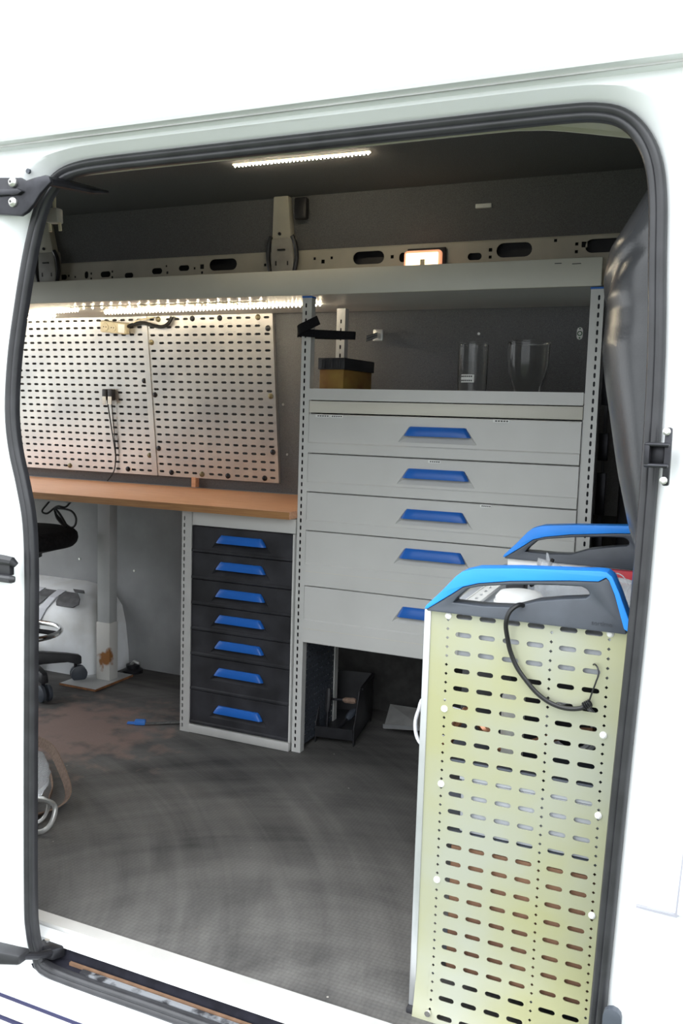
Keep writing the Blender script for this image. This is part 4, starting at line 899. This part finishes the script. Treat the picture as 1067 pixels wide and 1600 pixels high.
# white cord loop left of the rack
t = thing('cord_loop', 'loop of white cord poking out on the left of the rack', 'cord', (-0.580,0.35,0.45))
mb = MB(); mb.tube(smooth_path([(-0.49,0.30,0.557),(-0.580,0.31,0.552),(-0.595,0.30,0.522),(-0.598,0.29,0.492),(-0.585,0.28,0.462),(-0.555,0.28,0.447),(-0.49,0.28,0.452)], 5), 0.004, 7); mb.build('loop', cable_white, t)
mb = MB(); mb.tube(smooth_path([(-0.49,0.31,0.532),(-0.575,0.315,0.537),(-0.585,0.31,0.512),(-0.565,0.30,0.477),(-0.49,0.30,0.472)], 5), 0.004, 7); mb.build('second_loop', cable_white, t)

# ------------------------------------------------------------------ below the drawers
t = thing('tool_bin', 'black open fronted tool bin on the floor under the drawers', 'bin', (-1.235,1.28,0))
xf = Matrix.Translation((-1.232,1.285,0.0)) @ Matrix.Rotation(0.17, 4, 'Z')
W, D, H = 0.068, 0.30, 0.185
mb = MB(); mb.box(-W,W,0.0,D,0.022,0.030); mb.build('base', black_plastic, t, xf=xf)
side = [(0.0,0.0),(0.02,0.0),(0.03,0.018),(D-0.03,0.018),(D-0.02,0.0),(D,0.0),(D,H),(0.10,H),(0.07,H-0.004),(0.012,0.085),(0.0,0.075)]
for sx in (-1, 1):
    mb = MB(); a_, b_ = sorted((sx*W, sx*(W+0.004))); mb.prism(side, a_, b_, 'x'); mb.build('side_wall', black_plastic, t, bevel=0.0012, xf=xf)
    mb = MB(); a_, b_ = sorted((sx*(W-0.002), sx*(W+0.010))); mb.prism([(0.10,H-0.008),(D,H-0.008),(D,H),(0.098,H)], a_, b_, 'x'); mb.build('rim', black_plastic, t, xf=xf)
mb = MB(); mb.box(-W,W,D-0.004,D,0.022,H); mb.build('back_wall', black_plastic, t, xf=xf)
mb = MB(); mb.hexa([(-W,0.0,0.022),(W,0.0,0.022),(W,0.005,0.022),(-W,0.005,0.022)], [(-W,-0.012,0.065),(W,-0.012,0.065),(W,-0.006,0.065),(-W,-0.006,0.065)]); mb.build('front_lip', black_plastic, t, xf=xf)
def tool(label, pts, r, m1, hl, m2, nm='hand_tool'):
    t = thing(nm, label, 'tool', tuple(xf @ Vector(pts[0])), 'tools in the black bin')
    mb = MB(); mb.tube(pts, r, 8); mb.build('shaft', m1, t, xf=xf)
    mb = MB(); A_, B_ = Vector(pts[-1]), Vector(pts[-1])+(Vector(pts[-1])-Vector(pts[-2])).normalized()*hl; mb.tube([A_, A_.lerp(B_,0.2), A_.lerp(B_,0.8), B_], [r*1.2,r*2.1,r*2.3,r*1.6], 8); mb.build('grip', m2, t, xf=xf)
tool('dark screwdriver leaning upright at the left in the black bin', [(-0.045,0.06,0.034),(-0.047,0.075,0.09)], 0.005, dark_metal, 0.085, black_plastic)
tool('pale steel chisel lying at an angle inside the black bin', [(0.0,0.04,0.040),(0.02,0.10,0.062)], 0.006, dark_metal, 0.06, dark_grey_plastic)
tool('grey handled tool lying level near the top of the black bin', [(-0.05,0.12,0.125),(0.0,0.115,0.128)], 0.005, dark_metal, 0.05, strap_brown)
tool('short dark file lying flat in front inside the black bin', [(-0.04,0.02,0.037),(0.01,0.025,0.037)], 0.005, galv, 0.04, black_plastic)
t = thing('sheet_offcut', 'bent grey sheet metal offcut lying under the drawers', 'metal sheet', (-1.05,1.62,0))
mb = MB(); mb.add([(-1.135,1.52,0.004),(-0.94,1.45,0.05),(-0.95,1.60,0.075),(-1.16,1.65,0.055),(-1.135,1.52,0.002),(-0.94,1.45,0.048),(-0.95,1.60,0.073),(-1.16,1.65,0.053)], [(0,1,2,3),(7,6,5,4),(0,4,5,1),(1,5,6,2),(2,6,7,3),(3,7,4,0)]); mb.build('sheet', galv, t, smooth=0)
mb = MB(); mb.add([(-1.137,1.518,0.004),(-0.942,1.448,0.050),(-0.942,1.446,0.064),(-1.137,1.516,0.020),(-1.137,1.520,0.004),(-0.942,1.450,0.050),(-0.942,1.448,0.064),(-1.137,1.518,0.020)], [(0,1,2,3),(7,6,5,4),(0,4,5,1),(1,5,6,2),(2,6,7,3),(3,7,4,0)]); mb.build('folded_edge', alu, t, smooth=0)

# ------------------------------------------------------------------ stool
SC = Vector((-2.665, 1.25, 0))
t = thing('work_stool', 'black swivel stool with a chrome foot ring under the bench', 'stool', tuple(SC))
mb = MB(); prof = [(0.001,0.560),(0.10,0.565),(0.20,0.592),(0.226,0.598),(0.238,0.610),(0.243,0.628),(0.240,0.648),(0.228,0.660),(0.20,0.666),(0.001,0.672)]; mb.lathe((SC.x,SC.y,0), prof, 36); mb.build('seat', upholstery, t, smooth=60)
mb = MB(); mb.lathe((SC.x,SC.y,0), [(0.09,0.545),(0.10,0.550),(0.10,0.566),(0.001,0.567)], 20); mb.build('seat_plate', black_plastic, t)
mb = MB(); mb.lathe((SC.x,SC.y,0), [(0.03,0.11),(0.03,0.32),(0.018,0.325),(0.016,0.555)], 16); mb.build('column', dark_metal, t)
RZ = 0.235
mb = MB(); mb.tube([(SC.x+0.172*math.cos(2*PI*k/40), SC.y+0.172*math.sin(2*PI*k/40), RZ) for k in range(40)], 0.0115, 10, True); rg = mb.build('foot_ring', chrome, t, smooth=70)
for k in range(3):
    a = math.radians(20+120*k)
    mb = MB(); mb.tube([(SC.x+0.03*math.cos(a),SC.y+0.03*math.sin(a),RZ+0.012),(SC.x+0.168*math.cos(a),SC.y+0.168*math.sin(a),RZ)], 0.010, 8); mb.build('ring_spoke', black_plastic, rg)
for k in range(5):
    a = math.radians(-22+72*k); u = Vector((math.cos(a),math.sin(a),0)); v = Vector((-u.y,u.x,0))
    rings = []
    for s_, hw, z0_, z1_ in ((0.0,0.030,0.085,0.150),(0.10,0.024,0.092,0.142),(0.20,0.020,0.090,0.126),(0.245,0.018,0.076,0.116),(0.258,0.012,0.076,0.108)):
        c_ = SC+u*s_
        rings.append([c_+v*hw+Vector((0,0,z0_)), c_-v*hw+Vector((0,0,z0_)), c_-v*hw*0.7+Vector((0,0,z1_)), c_+v*hw*0.7+Vector((0,0,z1_))])
    mb = MB(); mb.ring_faces(rings); ar = mb.build('base_arm', black_plastic, t, bevel=0.004)
    cc = SC+u*0.235
    for sg in (-1, 1):
        mb = MB(); w0 = cc+u*0.012+v*sg*0.006; mb.tube([w0+Vector((0,0,0.034)), w0+v*sg*0.004+Vector((0,0,0.034)), w0+v*sg*0.014+Vector((0,0,0.034)), w0+v*sg*0.017+Vector((0,0,0.034))], [0.031,0.034,0.034,0.026], 18); mb.build('castor_wheel', dark_grey_plastic, ar)
    mb = MB(); mb.cyl(cc+Vector((0,0,0.03)), cc+Vector((0,0,0.09)), 0.008, 8); mb.build('castor_stem', dark_metal, ar)

# cable coil below bench
t = thing('cable_coil', 'small coil of black cable hanging below the bench top', 'cable', (-2.55,1.4,0.70))
mb = MB(); mb.tube(smooth_path([(-2.62,1.42,0.79),(-2.645,1.41,0.758),(-2.668,1.40,0.724),(-2.64,1.40,0.716),(-2.60,1.40,0.742),(-2.57,1.39,0.752),(-2.53,1.39,0.752),(-2.50,1.40,0.79)], 5), 0.0042, 7); mb.build('lead', cable_black, t)
mb = MB(); mb.tube(smooth_path([(-2.595,1.395,0.738),(-2.57,1.38,0.715),(-2.53,1.38,0.685),(-2.50,1.385,0.668),(-2.482,1.39,0.680),(-2.478,1.39,0.710),(-2.50,1.39,0.735),(-2.55,1.395,0.742)], 5, True), 0.0045, 7, True); mb.build('loop', cable_black, t)
mb = MB(); mb.tube(smooth_path([(-2.59,1.392,0.735),(-2.565,1.375,0.705),(-2.525,1.372,0.676),(-2.515,1.375,0.672),(-2.53,1.38,0.69),(-2.56,1.385,0.72)], 5, True), 0.0055, 7, True); mb.build('loop', cable_black, t)
# black fitting by the wall behind the foot plate
t = thing('floor_fitting', 'dark metal fitting on the floor behind the bench foot', 'fitting', (-2.38,1.66,0))
mb = MB(); mb.lathe((-2.39,1.66,0), [(0.045,0.0),(0.045,0.012),(0.03,0.02),(0.03,0.035),(0.001,0.037)], 18); mb.build('disc', dark_metal, t)
mb = MB(); mb.tube([(-2.40,1.655,0.03),(-2.37,1.645,0.055),(-2.34,1.64,0.05)], 0.007, 8); mb.build('lever', galv, t)
# blue ended strap on the floor
t = thing('strap_end', 'blue clip on a grey strap lying on the floor beside the black drawers', 'strap', (-1.93,1.13,0))
ribbon([(-1.945,1.13,0.004),(-1.89,1.165,0.004),(-1.84,1.20,0.005),(-1.79,1.225,0.006)], 0.012, 0.0025, up=(0.5,-0.85,0.15)).build('strap', mat('grey_webbing', (0.12,0.12,0.115), 0.9, var=0.3, vscale=90), t)
xf2 = Matrix.Translation((-1.955,1.122,0.0)) @ Matrix.Rotation(0.45, 4, 'Z')
blue_bright = mat('bright_blue_plastic', (0.05,0.20,0.62), 0.45, var=0.05, vscale=20)
mb = MB(); mb.box(-0.014,0.026,-0.014,0.014,0.001,0.018); mb.build('clip_body', blue_bright, t, bevel=0.004, xf=xf2)
mb = MB(); mb.box(-0.042,-0.012,-0.009,-0.003,0.003,0.009); MB().box(-0.042,-0.012,0.003,0.009,0.003,0.009).build('clip_prong', blue_bright, t, bevel=0.002, xf=xf2); mb.build('clip_prong', blue_bright, t, bevel=0.002, xf=xf2)

# left foreground floor: bag, strap, chrome loop
t = thing('lashing_strap', 'brown webbing strap curving over the floor at the left of the door', 'strap', (-1.75,0.5,0))
ribbon([(-2.06,0.72,0.05),(-1.95,0.66,0.06),(-1.84,0.58,0.05),(-1.757,0.515,0.030),(-1.722,0.47,0.018),(-1.715,0.42,0.012),(-1.74,0.36,0.010),(-1.79,0.32,0.012)], 0.017, 0.0018, up=(0.75,-0.3,0.55)).build('webbing', strap_brown, t)
ribbon([(-2.06,0.70,0.02),(-1.93,0.62,0.015),(-1.83,0.53,0.01),(-1.78,0.46,0.008)], 0.014, 0.0018, up=(0.4,-0.4,0.8)).build('webbing_tail', strap_brown, t)
t = thing('plastic_bag', 'crumpled clear plastic bag on the floor beside the left seal', 'bag', (-1.855,0.43,0))
bm = bmesh.new(); bmesh.ops.create_icosphere(bm, subdivisions=4, radius=1.0)
rnd = random.Random(3); ks = [(Vector((rnd.uniform(-1,1),rnd.uniform(-1,1),rnd.uniform(-1,1))).normalized(), rnd.uniform(5,14), rnd.uniform(0,6)) for _ in range(14)]
for v in bm.verts:
    d_ = sum(abs(math.sin(q.dot(v.co)*f_+p_)) for q, f_, p_ in ks)/14
    v.co *= 0.72+0.5*d_
    v.co = Vector((v.co.x*0.075, v.co.y*0.075, max(-0.98, v.co.z)*0.078+0.078))
me = bpy.data.meshes.new('bag_film'); bm.to_mesh(me); bm.free(); me.shade_smooth(); me.materials.append(film)
ob = bpy.data.objects.new('bag_film', me); COL.objects.link(ob); ob.parent = t; ob.location = (-0.0,0.0,0.001); ORG[ob.name] = Vector((-1.855,0.43,0))
mb = MB(); mb.lathe((-1.86,0.43,0.03), [(0.02,0),(0.03,0.02),(0.025,0.06),(0.015,0.07)], 12); mb.build('bag_content', tape_grey, t)
t = thing('chrome_handle', 'bent chrome rod handle on the floor at the left of the door', 'handle', (-1.66,0.30,0))
mb = MB(); mb.tube(smooth_path([(-1.80,0.33,0.055),(-1.74,0.34,0.066),(-1.665,0.345,0.068),(-1.640,0.33,0.050),(-1.640,0.305,0.020),(-1.665,0.285,0.008),(-1.73,0.285,0.008),(-1.80,0.285,0.008)], 6), 0.007, 10); mb.build('outer_rod', bolt_zinc, t)
mb = MB(); mb.tube(smooth_path([(-1.78,0.37,0.045),(-1.72,0.372,0.058),(-1.690,0.36,0.048),(-1.688,0.335,0.02),(-1.71,0.31,0.012),(-1.78,0.31,0.010)], 6), 0.0055, 10); mb.build('inner_rod', bolt_zinc, t)

# ------------------------------------------------------------------ hanging plug, upper left
t = thing('hanging_plug', 'cream plug on a wire hanging from the ceiling at upper left', 'plug', (-1.607,0.30,1.60))
mb = MB(); mb.tube([(-1.609,0.30,1.955),(-1.611,0.30,1.8),(-1.607,0.30,1.655)], 0.0042, 7); mb.build('wire', ivory_plastic, t)
mb = MB(); mb.hexa([(-1.626,0.288,1.618),(-1.588,0.288,1.616),(-1.588,0.312,1.616),(-1.626,0.312,1.618)], [(-1.630,0.288,1.655),(-1.590,0.288,1.653),(-1.590,0.312,1.653),(-1.630,0.312,1.655)]); mb.build('plug_body', mat('dusty_white_plastic', (0.42,0.40,0.36), 0.5, var=0.05), t, bevel=0.004)
for k in (-0.018, 0.0135):
    mb = MB(); mb.cyl((-1.604+k,0.30,1.618),(-1.602+k,0.30,1.598),0.0042,7); mb.build('prong', ivory_plastic, t)

# ------------------------------------------------------------------ door hardware on the van side
t = thing('roller_bracket', 'black steel roller bracket with two bolts at the upper left', 'bracket', (-1.3014,-0.16,1.5645))
mb = MB(); mb.prism([(-1.4074,1.6002),(-1.2869,1.5905),(-1.2744,1.5838),(-1.2532,1.5877),(-1.2262,1.5905),(-1.2166,1.5877),(-1.2127,1.5761),(-1.2387,1.5568),(-1.2551,1.5385),(-1.2706,1.5260),(-1.2869,1.5192),(-1.4074,1.5317)], -0.150, -0.140, 'y'); mb.build('arm_plate', dark_metal, t, bevel=0.003)
mb = MB(); mb.prism([(-1.4074,1.5742),(-1.2869,1.5684),(-1.2744,1.5626),(-1.2869,1.5568),(-1.4074,1.5607)], -0.158, -0.149, 'y'); mb.build('rib', dark_metal, t, bevel=0.003)
mb = MB(); mb.tube([(-1.235,-0.140,1.583),(-1.232,-0.09,1.589),(-1.226,-0.02,1.594),(-1.215,0.02,1.598)], [0.009,0.010,0.008,0.003], 10); mb.build('roller_arm', dark_metal, t)
for z in (1.5819, 1.5452):
    mb = MB(); c_ = Vector((-1.3033,-0.150,z)); mb.tube([c_, c_+Vector((0,-0.004,0)), c_+Vector((0,-0.008,0)), c_+Vector((0,-0.009,0))], [0.0095,0.0095,0.006,0.004], 14); b_ = mb.build('bolt', bolt_zinc, t)
    mb = MB(); mb.cyl(c_+Vector((0,-0.0085,0)), c_+Vector((0,-0.0098,0)), 0.0028, 6); mb.build('socket', ink, b_)
tag(MB().tube([(-1.286,-0.1265,1.607),(-1.286,-0.131,1.607)], 0.0048, 12).build('rubber_plug', dark_grey_plastic), 'small grey rubber plug in the white corner above the bracket', 'plug')
t = thing('latch_socket', 'black forked latch socket on the left white pillar', 'latch', (-1.338,-0.13,0.82))
mb = MB(); mb.tube([(-1.418,-0.14,0.842),(-1.343,-0.148,0.846),(-1.320,-0.146,0.844),(-1.314,-0.14,0.836)], [0.010,0.010,0.0095,0.006], 10); mb.build('upper_fork', black_plastic, t)
mb = MB(); mb.tube([(-1.418,-0.14,0.806),(-1.343,-0.146,0.807),(-1.322,-0.146,0.807),(-1.316,-0.142,0.807)], [0.0085,0.0085,0.0085,0.006], 10); mb.build('lower_fork', black_plastic, t)
mb = MB(); mb.box(-1.418,-1.330,-0.142,-0.128,0.812,0.836); mb.build('fork_base', black_plastic, t, bevel=0.003)
t = thing('striker', 'black striker plate with two screws on the right white pillar', 'striker', (-0.10,-0.14,1.11))
mb = MB(); mb.box(-0.096,-0.086,-0.140,-0.126,1.068,1.152); mb.build('plate', dark_metal, t, bevel=0.003)
mb = MB(); mb.box(-0.122,-0.114,-0.150,-0.118,1.096,1.128); mb.box(-0.122,-0.088,-0.150,-0.118,1.124,1.130); mb.box(-0.122,-0.088,-0.150,-0.118,1.094,1.100); mb.box(-0.118,-0.088,-0.125,-0.118,1.096,1.128); mb.build('loop_cup', dark_metal, t, bevel=0.003)
for z in (1.146, 1.076):
    mb = MB(); mb.tube([(-0.0935,-0.140,z),(-0.0935,-0.145,z),(-0.0935,-0.147,z)], [0.0055,0.0055,0.003], 10); mb.build('screw', bolt_zinc, t)
t = thing('lower_arm', 'black lower door arm reaching over the sill at the bottom left', 'arm', (-1.38,-0.16,-0.03))
mb = MB(); mb.hexa([(-1.50,-0.175,-0.055),(-1.292,-0.165,-0.006),(-1.292,-0.13,-0.006),(-1.50,-0.13,-0.055)], [(-1.50,-0.175,-0.005),(-1.292,-0.165,0.016),(-1.292,-0.13,0.016),(-1.50,-0.13,-0.005)]); mb.build('arm_body', black_plastic, t, bevel=0.006)
mb = MB(); mb.tube([(-1.30,-0.145,0.004),(-1.285,-0.12,-0.006),(-1.275,-0.09,-0.014)], [0.008,0.008,0.008], 10); mb.build('arm_rod', dark_metal, t)
mb = MB(); mb.prism([(-1.325,-0.056),(-1.275,-0.050),(-1.258,-0.062),(-1.272,-0.088),(-1.31,-0.092)], -0.034, -0.008, 'z'); mb.build('roller_carriage', dark_metal, t, bevel=0.005)
mb = MB(); mb.tube([(-1.305,-0.066,-0.010),(-1.305,-0.066,-0.004)], 0.006, 10); mb.build('roller_pin', bolt_zinc, t)
t = tag(MB().prism(slot_outline(-0.115,0.19,0.028,0.13,4), -0.140, -0.1285, 'y').build('edge_buffer', dark_grey_plastic, bevel=0.004), 'dark grey buffer at the foot of the right door pillar', 'buffer')
